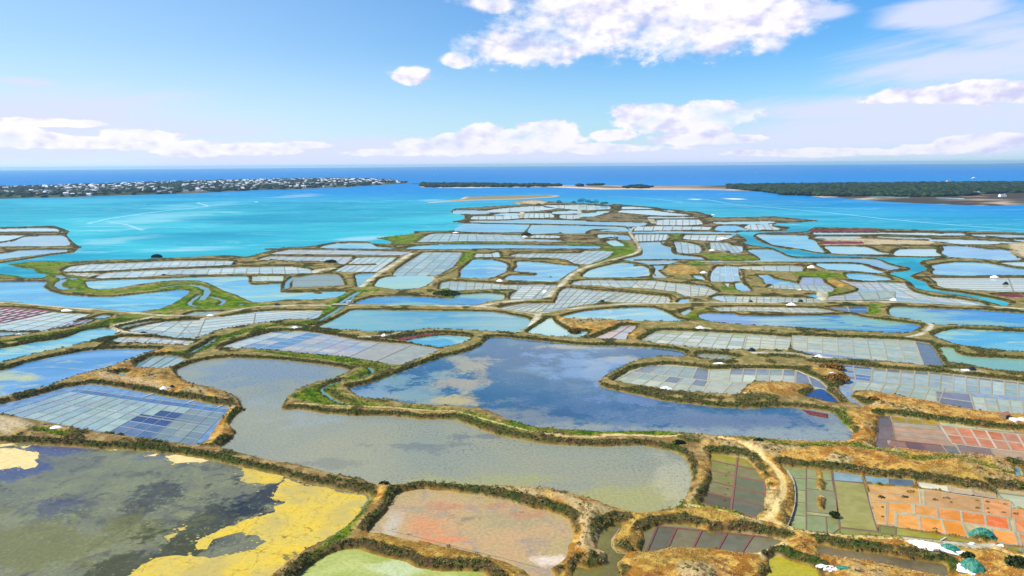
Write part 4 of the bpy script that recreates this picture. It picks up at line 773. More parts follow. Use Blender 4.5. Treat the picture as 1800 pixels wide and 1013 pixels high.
# ponds of the block at the far left
for s, m_ in (("I -1200,175 0,105 420,100 470,125 490,130 0,128 -1200,195", m_white), ("I -1200,215 0,152 250,152 150,170 80,195 0,205 -1200,250", m_white), ("I 0,215 150,185 220,160 490,158 540,200 545,232 400,238 100,238 0,240 -1200,330 -1200,260", m_steel), ("I -1200,370 0,300 150,275 400,270 525,272 520,285 400,295 200,320 0,345 -1200,420", m_steel)):
    pond(s, m_, z=0.002)

GREEN = ["I 0,455 50,385 250,360 560,365 520,400 430,440 480,470 600,480 690,482 680,540 700,570 760,592 950,590 1150,560 1350,520 1550,515 1700,560 1800,600 1880,640 1990,690 2180,700 2150,715 1800,735 1500,745 1150,768 1350,705 1500,610 1480,580 1200,592 900,622 600,612 400,572 345,540 385,500 350,482 200,490 0,500",
 "F 200,650 350,590 560,520 640,480 600,440 400,405 100,375 0,362 0,345 300,358 600,390 850,440 900,455 700,525 560,560 520,600 640,670 900,700 1300,735 1500,800 1800,865 1800,890 1480,815 1250,745 900,715 600,700 350,690",
 "J 1400,170 1650,145 1780,155 1700,200 1640,225 1520,225", "K 0,150 200,150 230,175 100,220 0,230", "L 830,300 1000,307 1250,322 1280,345 1100,357 900,347",
 "L 680,385 780,360 860,370 860,395 750,405", "L 560,150 650,145 670,180 570,182", "K 480,330 530,280 610,280 600,330 500,390 460,380", "L 0,240 200,200 260,220 310,270 290,300 150,322 0,390 -60,395",
 "K 300,600 380,565 440,575 450,650 380,655", "F 480,40 560,0 700,-60 760,-80 640,10 560,60 430,150 360,140", "L 1000,540 1090,560 1130,600 980,590", "M -30,445 200,440 420,470 430,495 200,500 0,470",
 "G 1100,120 1180,90 1240,100 1200,140 1280,170 1120,160", "M 120,560 300,575 480,590 380,600 250,640 200,600", "H 800,60 900,50 880,120 800,120","I 1060,775 1250,790 900,850 700,900 880,820"]
GREEN_L = [("C 0,95 200,148 400,150 700,140 1100,152 1400,192 1729,238 D 200,232 400,247 600,225 750,245 900,282 1100,332 1250,308 1400,332 1550,390 1690,402", 5.5), ("E -300,320 0,300 250,262 400,238 600,190 750,155 900,130 1050,120", 9), ("E 1100,372 1250,362 1350,292 1500,240 1700,195 1800,182 F 200,182 380,172 500,100 560,50", 9), ("J 1050,705 1250,600 1400,590", 12),
 ("D 300,738 560,768 900,790 1200,825 1500,868", 2.0), ("B 680,560 600,680 500,800 350,910", 4), ("D 600,10 650,60 640,110", 5), ("K 100,225 600,212 1200,222 1600,232", 10), ("A 200,120 420,160", 4), ("C 1030,600 1250,600 1400,660", 5)]
TRACKS = [("I -300,672 0,688 300,708 600,735 900,758 1200,785 1400,797 1600,790 1800,768 J 400,730 600,718 850,712 1200,712 1800,712 K 400,718 640,720 850,745 1000,770 1080,780 1110,775 1300,750 1500,725 L 225,702 450,695 900,692 1300,690 1575,688 M 300,685 600,685 900,690 1200,705 1450,718 1650,730 1800,742 2200,775", 4.2),
 ("K 640,720 800,690 1000,670 1150,655 1200,640 1220,590 1300,545 1350,480 1430,430 1600,370 L 190,335 320,292 342,265 312,210 272,160 250,130 290,90 340,75", 5), ("K 1110,780 1090,830 1000,880 930,925 900,930", 4.5),
 ("E 960,140 850,170 700,195 720,215 770,232 850,238 950,250", 3.5), ("J 1280,560 1400,470 1550,380 1680,300", 7), ("H 1060,270 1160,250 1230,190 1150,163", 3), ("J 900,450 950,430 1050,420", 10), ("M 200,600 210,670", 9), ("R 425,300 450,330", 12), ("Q 860,275 865,325", 10), ("Q 1380,255 1385,320", 10),
 ("D 1000,780 1150,795 1400,840 1550,850", 3.0), ("F 650,270 850,260 900,240", 4), ("H 430,400 350,375 200,372 100,370", 5), ("H 1370,485 1500,490", 6), ("E 1290,150 1380,140", 5), ("G 1180,210 1240,215", 5), ("F 225,205 270,210",5), ("H 450,395 560,395", 5), ("G 950,600 1020,610", 3)]
RUTS = [("C 560,168 800,168 1000,172 1250,195 1400,240 1550,330 1640,420 1650,520 1600,620 1560,690 1500,690", 2.4), ("C 1080,600 1400,670 1729,735 D 300,740 550,775 900,800 1200,832 1500,875 1729,925", 2.6), ("F 250,690 500,705 800,712 1050,735 1300,740 1480,800 1800,880 C 200,180 560,180", 1.0)]
BARE = ["E 560,510 750,512 900,540 1000,570 1010,600 900,580 700,540", "E 0,780 120,800 160,850 0,830 -400,760", "D 1000,770 1200,785 1500,840 1600,870 1400,850 1050,800", "M 1690,230 1800,200 2200,230 2200,330 1800,335 1700,300", "K 200,480 320,470 260,560", "Q 770,178 1000,168 1100,180 1050,200 830,205", "A -400,20 130,60 170,110 60,150 -400,100","M 220,175 1100,205 1060,225 500,232 230,235"]
GOLD = ["g 640,1080 640,960 700,850 860,845 1000,870 1080,890 1230,885 1260,800 1200,765 1340,750 1500,730 1540,690 1640,700 1800,730 2300,760 2300,1100", "E 700,400 1100,340 1200,480 1450,620 1530,700 1400,960 1200,960 1300,900 1400,700 700,560 450,520", "H 450,430 660,460 680,600 820,700 1300,680 1800,740 1800,830 900,740 600,600", "L 560,430 700,390 830,410 830,470 600,470", "M 210,500 330,495 420,540 420,570 280,560", "G 240,140 800,165 800,280 480,265 260,190", "B 660,470 1729,470 1729,720 700,560", "E 780,470 1150,450 1250,560 900,520", "H 0,560 500,540 480,600 400,650 0,640", "g 1280,100 1281,101 1280,102"]

NC, NR = 1330, 860
pxs = np.linspace(-330, 2130, NC); pys = np.concatenate([np.linspace(337, 1085, NR)])
C3 = np.array(CM.to_3x3())
PX, PY = np.meshgrid(pxs, pys)
dl = np.stack([(PX-900)/F_PX, -(PY-506.5)/F_PX, -np.ones_like(PX)], -1) @ C3.T
tt = CAM_H/np.maximum(1e-4, -dl[..., 2])
X = (dl[..., 0]*tt).ravel(); Y = (dl[..., 1]*tt).ravel(); PYf = PY.ravel()
rowsp = (np.sqrt(X*X+Y*Y)**2/(CAM_H*F_PX))
SD = np.full(X.shape, -400.0)
for p in (MAIN, LEFT):
    far = np.nonzero(PYf < 520)[0] if p is MAIN else np.nonzero(PYf < 500)[0]
    idx, d = poly_sd(p, X[far], Y[far], 500); SD[far[idx]] = np.maximum(SD[far[idx]], d)
SD[PYf >= 520] = 60.0
for p in WATERS:
    idx, d = poly_sd(p, X, Y, 45.0)
    if len(idx): SD[idx] = np.minimum(SD[idx], -d)
# narrow dykes surveyed along their crests
DYKES = ["L 1105,147 1190,190 1130,215 1250,242 1380,256 1460,287 1510,318 1600,328 M 300,328 600,333 680,353 760,388 905,415 870,432 750,440 720,462 860,505 920,545 935,575 1060,605 1300,635 1450,665 1560,695 1610,712",
 "M 1700,690 1650,668 1500,640 1350,611 1150,587 1060,568 1045,540 1020,518 895,480 980,445 1050,430 1020,400 972,375 1000,352 1150,338 1200,328 900,322 600,318 300,303 150,290 0,258 L 1500,262 1330,220 1238,170 1240,148 1300,133 1650,133 1700,100",
 "K 885,335 900,380 855,420 870,440 780,485 710,508", "K 870,438 960,452 1095,460", "Q 340,370 600,376 950,382 1400,391 1800,403", "Q 945,380 920,420 885,450", "Q 240,360 400,346 700,346 850,334 1150,338 1430,346", "K 40,266 600,268 1200,262 1600,262 1800,270",
 "K 120,212 600,206 1250,208 1600,225 1700,245", "K 130,125 420,122 540,130 800,134 1000,132", "L 330,206 510,200 700,196", "J 350,335 660,252 880,247 1090,205 1340,205 1390,228 1700,232", "J 520,262 1100,262 1500,266 1750,272", "J 560,308 900,306 1300,312 1580,315", "J -100,350 260,345 470,320",
 "J -100,408 260,405 450,392 700,390 900,400", "J 1240,328 1160,385 1050,442", "K 600,335 500,400 420,450 340,475 230,550", "I -200,100 430,82 545,120 515,150 570,205 615,242", "I -200,128 300,128 480,126", "I -200,150 250,150 500,150", "I -200,215 0,210 100,190 200,158 300,155", "I -200,262 0,258 400,242 640,245", "I -200,378 0,352 200,325 400,302 580,285",
 "L 190,350 260,362 400,386 455,408 400,425 460,470", "L 500,206 520,230 590,245 590,290 640,304 830,323", "L 940,372 1300,368 1570,366 M 200,372 500,375 560,395 640,425 700,437", "L 290,349 600,346 900,351", "L 290,391 560,387 1000,394", "R 290,412 560,410 850,416 1050,416", "M 150,128 620,128 1160,128", "M 1140,235 1170,264 1130,290 1200,325", "M 1070,480 1300,480 1800,476 2200,484",
 "M 160,372 400,368 540,378 640,410 720,432", "M 250,435 430,440 640,458", "M 400,515 560,520 740,515", "R 120,178 480,207", "R 120,222 400,217 560,222", "R 180,247 400,266 560,274 740,270", "R 290,292 440,294 820,292", "R 905,287 1200,282 1400,280 1740,309", "R 1100,390 1400,388 1500,378", "M 150,158 700,150 1100,168 1800,180", "M 220,232 600,236 1100,240", "M 1340,232 1700,262 1750,330", "M 1500,160 1800,188 2200,205",
 "I 480,442 560,447 760,442 950,432 1200,415 1570,404 1830,392 2000,400", "I 700,502 1100,490 1400,468 1570,472 1980,462 2280,465", "I 540,370 700,372 1000,366 1300,353 1800,335", "J 560,345 700,360 950,365", "J 400,470 400,530 660,530", "J 650,600 650,540 700,470 800,462", "J 650,598 900,590 1150,590 1230,560", "J 1150,385 1400,382", "K 600,335 740,335 870,345 1260,345 1400,392", "K 860,320 900,290 1160,282 1460,272", "K 1000,175 1280,185 1500,190 1730,165 1740,180 1640,195", "K 320,515 420,505 700,525 850,535 1240,530 1270,548", "K 440,600 650,600 830,598 920,590 860,650", "L 0,498 400,493 440,500", "K 1360,560 1575,575 L 200,590 560,625 620,650", "L 600,500 860,520 960,590", "L 1120,430 1130,500 1180,560 1340,570"]
dkm = np.zeros(X.shape)
sel = np.nonzero(PYf < 545)[0]
for s in DYKES:
    pts = chaikin(P(s), 1, False); i_, dpx = line_d(pts, PX.ravel()[sel], PYf[sel], 8)
    if len(i_):
        gi = sel[i_]; hw = .95+.4*fbm(X[gi], Y[gi], 30, 2, 77)+.4*sstep(400, 520, PYf[gi]); m_ = (hw-dpx)*np.sqrt(X[gi]**2+Y[gi]**2)/F_PX*1.7
        SD[gi] = np.maximum(SD[gi], m_); dkm[gi] = np.maximum(dkm[gi], sstep(0, .8, m_))
ISL = []
for s in ("J 890,610 940,602 990,610 940,618", "G 360,225 430,222 428,238 400,250 370,245", "K 1188,480 1205,472 1222,480 1205,488",
          "D 465,365 500,370 512,420 522,470 515,498 480,495 465,450", "D 470,518 522,520 525,570 530,615 475,612 468,560", "D 548,645 580,640 592,660 575,672"):
    p = ccw(W(chaikin(P(s), 1))); idx, d = poly_sd(p, X, Y, 6); SD[idx] = np.maximum(SD[idx], d*.8); ISL.append(p)
def poly_mask(lst, soft, seed, lo=-1.0):
    m = np.zeros(X.shape)
    n = (fbm(X, Y, 14, 3, seed)-.5)
    for s in lst:
        p = ccw(W(P(s))); idx, d = poly_sd(p, X, Y, soft*3)
        if len(idx): m[idx] = np.maximum(m[idx], sstep(-soft, soft, d+n[idx]*soft*2.2))
    return m
def line_mask(lst, seed, edge=.7, wob=.5):
    m = np.zeros(X.shape); n = fbm(X, Y, 4, 2, seed)-.5
    for s, w in lst:
        pts = W(chaikin(P(s), 2, False)); idx, d = line_d(pts, X, Y, w*3+5)
        if len(idx): m[idx] = np.maximum(m[idx], 1-sstep(w*.5-edge, w*.5+edge, d+n[idx]*w*wob))
    return m
green = np.maximum(poly_mask(GREEN, 4, 5), line_mask(GREEN_L, 6, 1.5, .6)); track = line_mask(TRACKS, 7, .8, .25)
rut = line_mask(RUTS, 8, .6, .4); bare = poly_mask(BARE, 3, 9); gold = poly_mask(GOLD, 6, 10)
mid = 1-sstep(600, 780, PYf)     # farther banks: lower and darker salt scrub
n12 = fbm(X, Y, 12, 3, 1); n3 = fbm(X, Y, 3, 3, 2); n1 = fbm(X, Y, 0.9, 2, 3); n40 = fbm(X, Y, 45, 2, 4); nb = fbm(X, Y, 5, 3, 44)
d = SD + (n3-.5)*1.1
dist = np.sqrt(X*X+Y*Y)
up = (1-np.exp(-np.maximum(d, 0)/1.7))
h = np.where(d > 0, up*(1.1-.25*mid+.5*(n12-.5)) + np.minimum(np.maximum(d-1, 0)/5, 1)*(n12-.35)*1.2*(1+gold*.7)*(1-green)*(1-track)*(1-.75*mid) , np.maximum(d*.45, -3))
h = h*(np.where(d > 0, 1-.55*green*sstep(2, 5, d), 1))
# scrub on the bank flanks, thickest towards the camera; its dark colour also paints in shade
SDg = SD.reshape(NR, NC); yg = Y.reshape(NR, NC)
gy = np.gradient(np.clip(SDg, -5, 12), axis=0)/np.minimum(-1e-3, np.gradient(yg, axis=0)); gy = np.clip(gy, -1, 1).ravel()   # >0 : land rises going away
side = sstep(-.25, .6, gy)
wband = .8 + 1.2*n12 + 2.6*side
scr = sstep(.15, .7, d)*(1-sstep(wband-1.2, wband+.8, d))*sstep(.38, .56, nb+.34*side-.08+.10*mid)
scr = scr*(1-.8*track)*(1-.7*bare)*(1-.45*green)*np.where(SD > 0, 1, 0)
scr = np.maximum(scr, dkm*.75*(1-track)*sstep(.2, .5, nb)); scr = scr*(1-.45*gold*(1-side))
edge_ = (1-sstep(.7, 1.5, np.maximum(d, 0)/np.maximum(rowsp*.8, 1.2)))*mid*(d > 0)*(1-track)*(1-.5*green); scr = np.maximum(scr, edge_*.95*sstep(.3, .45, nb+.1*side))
island_scr = sstep(.58, .66, n12)*sstep(2, 4, d)*(1-gold*.6)*(1-track)*(1-bare); scr = np.maximum(scr, island_scr*.8*(1-green))
h += scr*(.35+.9*n1)*sstep(0, .6, d)*(.7+.3*side)*(1-.5*mid)
h += gold*np.minimum(np.maximum(d-1.5, 0)/6, 1)*(.5+1.1*fbm(X, Y, 9, 2, 91))*(1-track)*(1-rut)*(1-bare)
h += (n1-.5)*.25*np.where(d > .5, 1, 0)*(1-track)
h = np.where(track > .5, np.minimum(h, 1.15), h); h = h-rut*.12
H_ = h
# colours of the ground cover
def C(*a): return np.array(S(*a))
def mixc(a, b, m): return a*(1-m[:, None])+b*m[:, None]
col = mixc(np.tile(C(178,154,104,.64), (len(X), 1)), C(140,116,76,.6), sstep(.35, .65, n3))
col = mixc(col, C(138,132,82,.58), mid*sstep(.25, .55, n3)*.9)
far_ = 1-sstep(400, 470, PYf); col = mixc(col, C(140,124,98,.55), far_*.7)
gcol = mixc(np.tile(C(206,158,74,.72), (len(X), 1)), C(168,112,48,.66), sstep(.38, .62, n3)); gcol = mixc(gcol, C(214,178,110,.75), sstep(.55, .7, n12)); gcol = mixc(gcol, C(128,84,44,.6), sstep(.60, .74, fbm(X, Y, 2.0, 3, 71))*.8); gcol = mixc(gcol, C(150,132,56,.6), sstep(.66,.76,n40)*.35); gcol = gcol*np.array([1.04, 1.18, 1.75])
col = mixc(col, gcol, gold*(1-.4*mid))
grn = mixc(np.tile(C(118,136,46,.68), (len(X), 1)), C(74,112,34,.56), sstep(.4, .6, n3)); grn = mixc(grn, C(136,132,64,.6), sstep(.52, .66, n12)*.7)
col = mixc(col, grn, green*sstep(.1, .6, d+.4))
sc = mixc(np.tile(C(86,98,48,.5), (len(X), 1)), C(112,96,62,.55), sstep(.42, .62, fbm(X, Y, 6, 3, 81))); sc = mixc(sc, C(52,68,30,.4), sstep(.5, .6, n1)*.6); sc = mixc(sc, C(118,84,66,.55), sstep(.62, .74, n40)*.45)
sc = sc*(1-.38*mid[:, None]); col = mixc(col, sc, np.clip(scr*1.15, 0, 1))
col = mixc(col, C(150,128,72,.62), (1-sstep(.0, .45, np.abs(d-.12)))*(1-green)*.8)
col = mixc(col, C(196,180,146,.7), bare*sstep(.3, .6, n3+.15)*(1-scr*.5)); col = mixc(col, C(222,198,140,.78)*1.0, rut*.85); col = mixc(col, mixc(np.tile(C(206,200,178,.72), (len(X), 1)), C(176,170,136,.62), sstep(.35, .6, n12)), track*.92)
col = col*(0.9+.2*n1[:, None])
keep = (d > -3.0) | (np.abs(SD) < rowsp*1.2)
kg = keep.reshape(NR, NC); q = kg[:-1, :-1] | kg[1:, :-1] | kg[:-1, 1:] | kg[1:, 1:]
q &= (SDg[:-1, :-1] > -60)
r_, c_ = np.nonzero(q); a_ = r_*NC+c_; quads_ = np.stack([a_, a_+NC, a_+NC+1, a_+1], 1)
used = np.zeros(len(X), dtype=bool); used[quads_.ravel()] = True; remap = np.cumsum(used)-1
V_ = np.stack([X, Y, H_], 1)[used]
def land_mat(name):
    m, t, b = material(name); g = t.new('ShaderNodeNewGeometry'); at = t.new('ShaderNodeVertexColor', layer_name='Col')
    n = t.noise(g.outputs['Position'], 1.7, 6, 0.75); n2 = t.noise(g.outputs['Position'], 0.35, 5, 0.7)
    f = t.math('ADD', t.ramp(n, .3, .7, .74, 1.28), t.ramp(n2, .3, .7, -.12, .12)); hs = t.new('ShaderNodeHueSaturation'); t.l.new(at.outputs[0], hs.inputs['Color']); t.put(hs.inputs['Value'], f); hs.inputs['Saturation'].default_value = 1.08
    t.l.new(hs.outputs[0], b.inputs['Base Color']); b.inputs['Roughness'].default_value = .95; b.inputs['Specular IOR Level'].default_value = .05
    bn = t.new('ShaderNodeBump'); bn.inputs['Distance'].default_value = .35; t.l.new(n, bn.inputs['Height']); t.l.new(bn.outputs[0], b.inputs['Normal']); return m
LANDM = land_mat('marsh_ground')
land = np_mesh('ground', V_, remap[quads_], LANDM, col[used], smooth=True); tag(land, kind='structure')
print('land quads', len(quads_))

# scrub bushes on the near banks: nobody could count them
def clumps(name, idx, size, nleaf, cols, seed, lean=1.0, squash=.8, jit=.35):
    r = np.random.RandomState(seed); n = len(idx)
    cx = X[idx]+r.uniform(-jit, jit, n); cy = Y[idx]+r.uniform(-jit, jit, n); cz = H_[idx]
    s = size*r.uniform(.55, 1.3, n)
    th = r.uniform(0, 2*np.pi, (n, nleaf)); ph = np.arccos(r.uniform(0.0, 1, (n, nleaf))); rad = r.uniform(.55, 1, (n, nleaf))
    o = np.stack([np.sin(ph)*np.cos(th), np.sin(ph)*np.sin(th), np.cos(ph)*squash], -1)*rad[..., None]*s[:, None, None]
    c = np.stack([cx, cy, cz], -1)[:, None, :]+o
    u = r.normal(size=(n, nleaf, 3)); v = r.normal(size=(n, nleaf, 3)); u[..., 2] *= .7
    u /= np.linalg.norm(u, axis=-1, keepdims=True); v /= np.linalg.norm(v, axis=-1, keepdims=True)
    k = (s[:, None, None]*r.uniform(.28, .5, (n, nleaf, 1)))
    tri = np.stack([c+u*k, c-u*k*.6+v*k*.7, c-u*k*.5-v*k*.7], 2).reshape(-1, 3)
    T = np.arange(len(tri)).reshape(-1, 3); ca = np.array(cols)[r.randint(0, len(cols), (n, 1)).repeat(nleaf, 1)]*r.uniform(.7, 1.35, (n, nleaf, 1))
    ca = np.repeat(ca.reshape(-1, 3), 3, 0)
    return np_mesh(name, tri, T, LEAFM, ca)
def leaf_mat():
    m, t, b = material('scrub_leaves'); at = t.new('ShaderNodeVertexColor', layer_name='Col'); t.l.new(at.outputs[0], b.inputs['Base Color']); b.inputs['Roughness'].default_value = .8; b.inputs['Specular IOR Level'].default_value = .1; return m
LEAFM = leaf_mat()
rs = np.random.RandomState(3)
area_ = (rowsp*np.gradient(pys)[0])*(dist/F_PX*(pxs[1]-pxs[0])*1.02)
def sample(w, n): 
    w = np.maximum(w, 0); w = w/w.sum(); return rs.choice(len(X), size=n, p=w)
near = np.where((PYf > 560) & (SD > .3), 1.0, 0)
i1 = sample(scr**1.5*area_*near, 30000)
tag(clumps('scrub', i1, .68, 18, [S(88,104,46,.66), S(104,114,56,.68), S(118,102,64,.65), S(80,100,44,.6), S(144,124,80,.7), S(124,124,64,.68)], 5), kind='stuff')
i2 = sample((gold*.85+.15)*(1-scr)*(1-track)*(1-rut)*area_*near*np.where(SD > .8, 1, 0)*np.where(PYf > 640, 1, 0), 46000)
tag(clumps('dry_grass', i2, .33, 8, [S(216,170,104,.76), S(204,152,88,.72), S(226,192,138,.78), S(180,138,90,.66), S(150,150,80,.66)], 6, squash=1.1), kind='stuff')
i3 = sample(green*(1-track)*area_*near*np.where(SD > .5, 1, 0), 9000)
tag(clumps('marsh_grass', i3, .45, 9, [S(84,116,36,.55), S(62,100,28,.5), S(120,128,52,.6)], 8), kind='stuff')

# ================================================================ far shores
def far_land(name, outl, dx, dy, hf, cf, mats=None):
    p = ccw(W(outl)); a = np.array(p); xs = np.arange(a[:,0].min()-20, a[:,0].max()+20, dx); ys = np.arange(a[:,1].min()-20, a[:,1].max()+20, dy)
    gx, gy_ = np.meshgrid(xs, ys); fx, fy = gx.ravel(), gy_.ravel(); dd = np.full(fx.shape, -100.0); idx, d_ = poly_sd(p, fx, fy, 60); dd[idx] = d_
    z = np.where(dd > 0, hf(fx, fy, dd), np.maximum(dd*.1, -3)); cc = cf(fx, fy, dd)
    k = (dd > -dx*1.5).reshape(gx.shape); q = k[:-1, :-1] & k[1:, :-1] & k[:-1, 1:] & k[1:, 1:]; r0, c0 = np.nonzero(q); w_ = gx.shape[1]; a0 = r0*w_+c0
    o = np_mesh(name, np.stack([fx, fy, z], 1), np.stack([a0, a0+1, a0+1+w_, a0+w_], 1), LANDM, cc, smooth=True); return tag(o, kind='structure'), p
def crowns(name, pts, rad, hgt, cols, seed, zf=None):
    """wood seen from far: lumpy crowns, each a small uneven ball of leaves"""
    bm = bmesh.new(); bmesh.ops.create_icosphere(bm, subdivisions=1, radius=1); bv = np.array([v.co[:] for v in bm.verts]); bf = np.array([[v.index for v in f.verts] for f in bm.faces]); bm.free()
    r = np.random.RandomState(seed); n = len(pts); P_ = np.array(pts); s = rad*r.uniform(.6, 1.3, n); hh = hgt*r.uniform(.7, 1.2, n)
    V = bv[None]*np.stack([s, s, hh*.5], -1)[:, None]*r.uniform(.65, 1.25, (n, len(bv), 1)); V = V+np.stack([P_[:,0], P_[:,1], P_[:,2]+hh*.45], -1)[:, None]
    T = bf[None]+(np.arange(n)*len(bv))[:, None, None]; ca = np.array(cols)[r.randint(0, len(cols), n)]*r.uniform(.7, 1.3, (n, 1)); ca = np.repeat(ca, len(bv), 0)
    return np_mesh(name, V.reshape(-1, 3), T.reshape(-1, 3), LEAFM, ca)
def scatter(poly, n, seed, ok=None):
    r = random.Random(seed); xs = [p[0] for p in poly]; ys = [p[1] for p in poly]; o = []; k = 0
    while len(o) < n and k < n*60:
        k += 1; x, y = r.uniform(min(xs), max(xs)), r.uniform(min(ys), max(ys))
        if inside(x, y, poly) and (ok is None or ok(x, y, r)): o.append((x, y))
    return o
# sand bar off the point
far_land('sandbar', P("Q 0,187 300,157 340,135 700,128 1100,117 1210,125 1150,138 800,157 400,167 20,190"), 8, 8, lambda x, y, d: np.minimum(d*.05, .9), lambda x, y, d: mixc(np.tile(C(196,182,150,.7), (len(x), 1)), C(140,128,92,.6), sstep(8, 25, d)*.8))
# the town peninsula
def hill(x, y, d): return 1.5+np.minimum(d/260, 1)*(9+8*fbm(x, y, 900, 2, 5))*sstep(-2400, -300, x-0*y)*1.0+np.minimum(d/80, 1)*2
town_o = P("N -400,336 -200,322 0,319 250,311 500,308 900,292 1300,283 1800,258 O 400,255 800,238 1150,216 1290,211 1200,202 g 694,318 600,316 450,317 300,321 150,326 0,331 -100,335")
TOWN, TP = far_land('town_ground', town_o, 30, 30, hill, lambda x, y, d: mixc(np.tile(C(120,118,92,.5), (len(x), 1)), C(78,92,58,.4), sstep(.4, .6, fbm(x, y, 120, 3, 3))))
def town_z(x, y):
    a = np.array([x]), np.array([y]); i_, d_ = poly_sd(TP, a[0], a[1], 60); return float(hill(a[0], a[1], d_ if d_ is not None else np.array([0.]))[0]) if d_ is not None else 2
def ang(x, y): return x/y
tp = scatter(TP, 2600, 5); tp = [(x, y, town_z(x, y)) for x, y in tp if y > 0]
tag(crowns('town_trees', tp, 16, 11, [S(48,70,50,.45), S(40,62,48,.4), S(60,80,50,.45)], 3), kind='stuff')
spit_o = P("O 1350,236 1450,242 1800,243 Q 500,53 800,49 1100,47 1400,59 1600,69 1800,67 R 450,61 900,63 1300,76 1500,99 1800,123 S 700,197 850,207 1100,227 1400,240 1650,247 1800,239 2600,262 2600,118 1800,126 1000,131 230,137 R 900,31 450,33 0,29 Q 1500,34 1130,29 500,18 0,17 O 1400,212")
SPIT, SPP = far_land('spit_ground', spit_o, 30, 30, lambda x, y, d: np.minimum(d*.05, 3.0), lambda x, y, d: mixc(mixc(mixc(np.tile(C(212,190,165,.75), (len(x), 1)), C(150,124,110,.55), sstep(40, 90, d)*.7), C(92,84,74,.45), sstep(700, 1100, x)*(1-.6*sstep(2000, 2400, x))*sstep(.35,.6,fbm(x, y, 90, 3, 19)+.15)), C(96,104,62,.5), sstep(.52, .62, fbm(x, y, 160, 3, 9))*sstep(60, 140, d)))
wood_o = ccw(W(P("S 240,160 420,172 520,190 700,196 850,202 1000,200 1200,205 1500,200 1560,190 1800,181 2600,190 2600,124 1800,128 1000,134 240,142")))
wp = [(x, y, 1.5) for x, y in scatter(wood_o, 13000, 9)]
tag(crowns('pine_wood', wp, 13, 12, [S(50,78,46,.45), S(38,64,44,.4), S(66,90,50,.45), S(36,54,40,.36)], 4), kind='stuff')
grove_o = ccw(W(P("O 1352,236 1450,241 1800,240 Q 500,51 1000,47 1128,45 1110,33 500,26 0,24 O 1380,213")))
gp = [(x, y, 2) for x, y in scatter(grove_o, 900, 10, lambda x, y, r: fbm(np.array([x]), np.array([y]), 120, 2, 2)[0] > .38)]
gp += [(x, y, 2) for s in ("R 200,56 240,42 330,35 420,45 430,56", "Q 1140,42 1200,35 1210,44 1150,45", "Q 1370,40 1395,38 1395,48 1375,48", "Q 1460,38 1590,34 1590,38 1470,40") for x, y in scatter(ccw(W(P(s))), 50, 12)]
tag(crowns('grove', gp, 15, 12, [S(44,70,46,.42), S(38,60,42,.4)], 6), kind='stuff')
for s in ("S 985,198 1200,204 1190,209 1000,206", "S 1330,205 1490,212 1480,216 1340,213"):
    tag(sheet('pond', ccw(W(P(s))), 3.05, m_white), kind='structure')
# faint coast on the horizon
for s, hz_ in (((1610, 2300), 55), ((640-40, 1020), 40), ((-500, 60), 20)):
    pts = []
    for i in range(60):
        px = s[0]+(s[1]-s[0])*i/59; a, _ = az_el(px, 300); pts.append((math.sin(a)*27000, math.cos(a)*27000))
    V = []; F_ = []
    for i, (x, y) in enumerate(pts):
        e = math.sin(math.pi*i/59)**.4; hh = hz_*e*(.6+.6*fbm(np.array([x]), np.array([y]), 1800, 3, 2)[0]); V += [(x, y, -1), (x*1.01, y*1.01, hh), (x*1.08, y*1.08, hh*.8), (x*1.1, y*1.1, -1)]
    for i in range(59):
        for k in range(3): a = i*4+k; F_.append((a, a+4, a+5, a+1))
    tag(mesh_obj('distant_coast', V, F_, plain('coast', S(110,125,95,.5), .9, .3, .001)), kind='structure')
# ================================================================ things
def ground_z(x, y):
    """height of the land near a point"""
    i = np.argmin((X-x)**2+(Y-y)**2); return float(max(H_[i], 0.0))
def empty(name, loc, rz=0):
    o = bpy.data.objects.new(name, None); o.location = loc; o.rotation_euler = (0, 0, rz); return link(o)
def box_geo(V, F_, c, s, taper=1.0):
    b = len(V); x, y, z = c; a, d_, e = s[0]/2, s[1]/2, s[2]
    V += [(x-a, y-d_, z), (x+a, y-d_, z), (x+a, y+d_, z), (x-a, y+d_, z)] + [(x-a*taper, y-d_*taper, z+e), (x+a*taper, y-d_*taper, z+e), (x+a*taper, y+d_*taper, z+e), (x-a*taper, y+d_*taper, z+e)]
    F_ += [tuple(b+k for k in f) for f in ((3,2,1,0),(4,5,6,7),(0,1,5,4),(1,2,6,5),(2,3,7,6),(3,0,4,7))]
def mound(name, rx, ry, h, mat, parent=None, seed=0, nr=7, na=20, flat=1.6, lump=.18, cx=0, cy=0, cz=0, rot=0, t0=0.0):
    r = random.Random(seed); V, F_ = [(cx, cy, cz+h)], []
    for i in range(1, nr+1):
        f = i/nr
        for k in range(na):
            a = 2*math.pi*k/na; e = 1+r.uniform(-lump, lump)*(f**.5); x, y = rx*f*math.cos(a)*e, ry*f*math.sin(a)*e
            V.append((cx+x*math.cos(rot)-y*math.sin(rot), cy+x*math.sin(rot)+y*math.cos(rot), cz+h*(1-f**flat)*(1+r.uniform(-lump, lump)*.6)-(0.15 if i == nr else 0)))
    for k in range(na): F_.append((0, 1+k, 1+(k+1) % na))
    for i in range(nr-1):
        for k in range(na): a = 1+i*na+k; b = 1+i*na+(k+1) % na; F_.append((a, a+na, b+na, b))
    return mesh_obj(name, V, F_, mat, parent, smooth=False)
SALT = plain('salt', (.8, .8, .82), .7, .06, .8, .05); SHEETW = plain('white_sheeting', (.78, .79, .82), .5, .12, 1.5, .15)
SHADEB = plain('blue_grey_cloth', S(120,135,150,.6), .7, .2, 1.0)
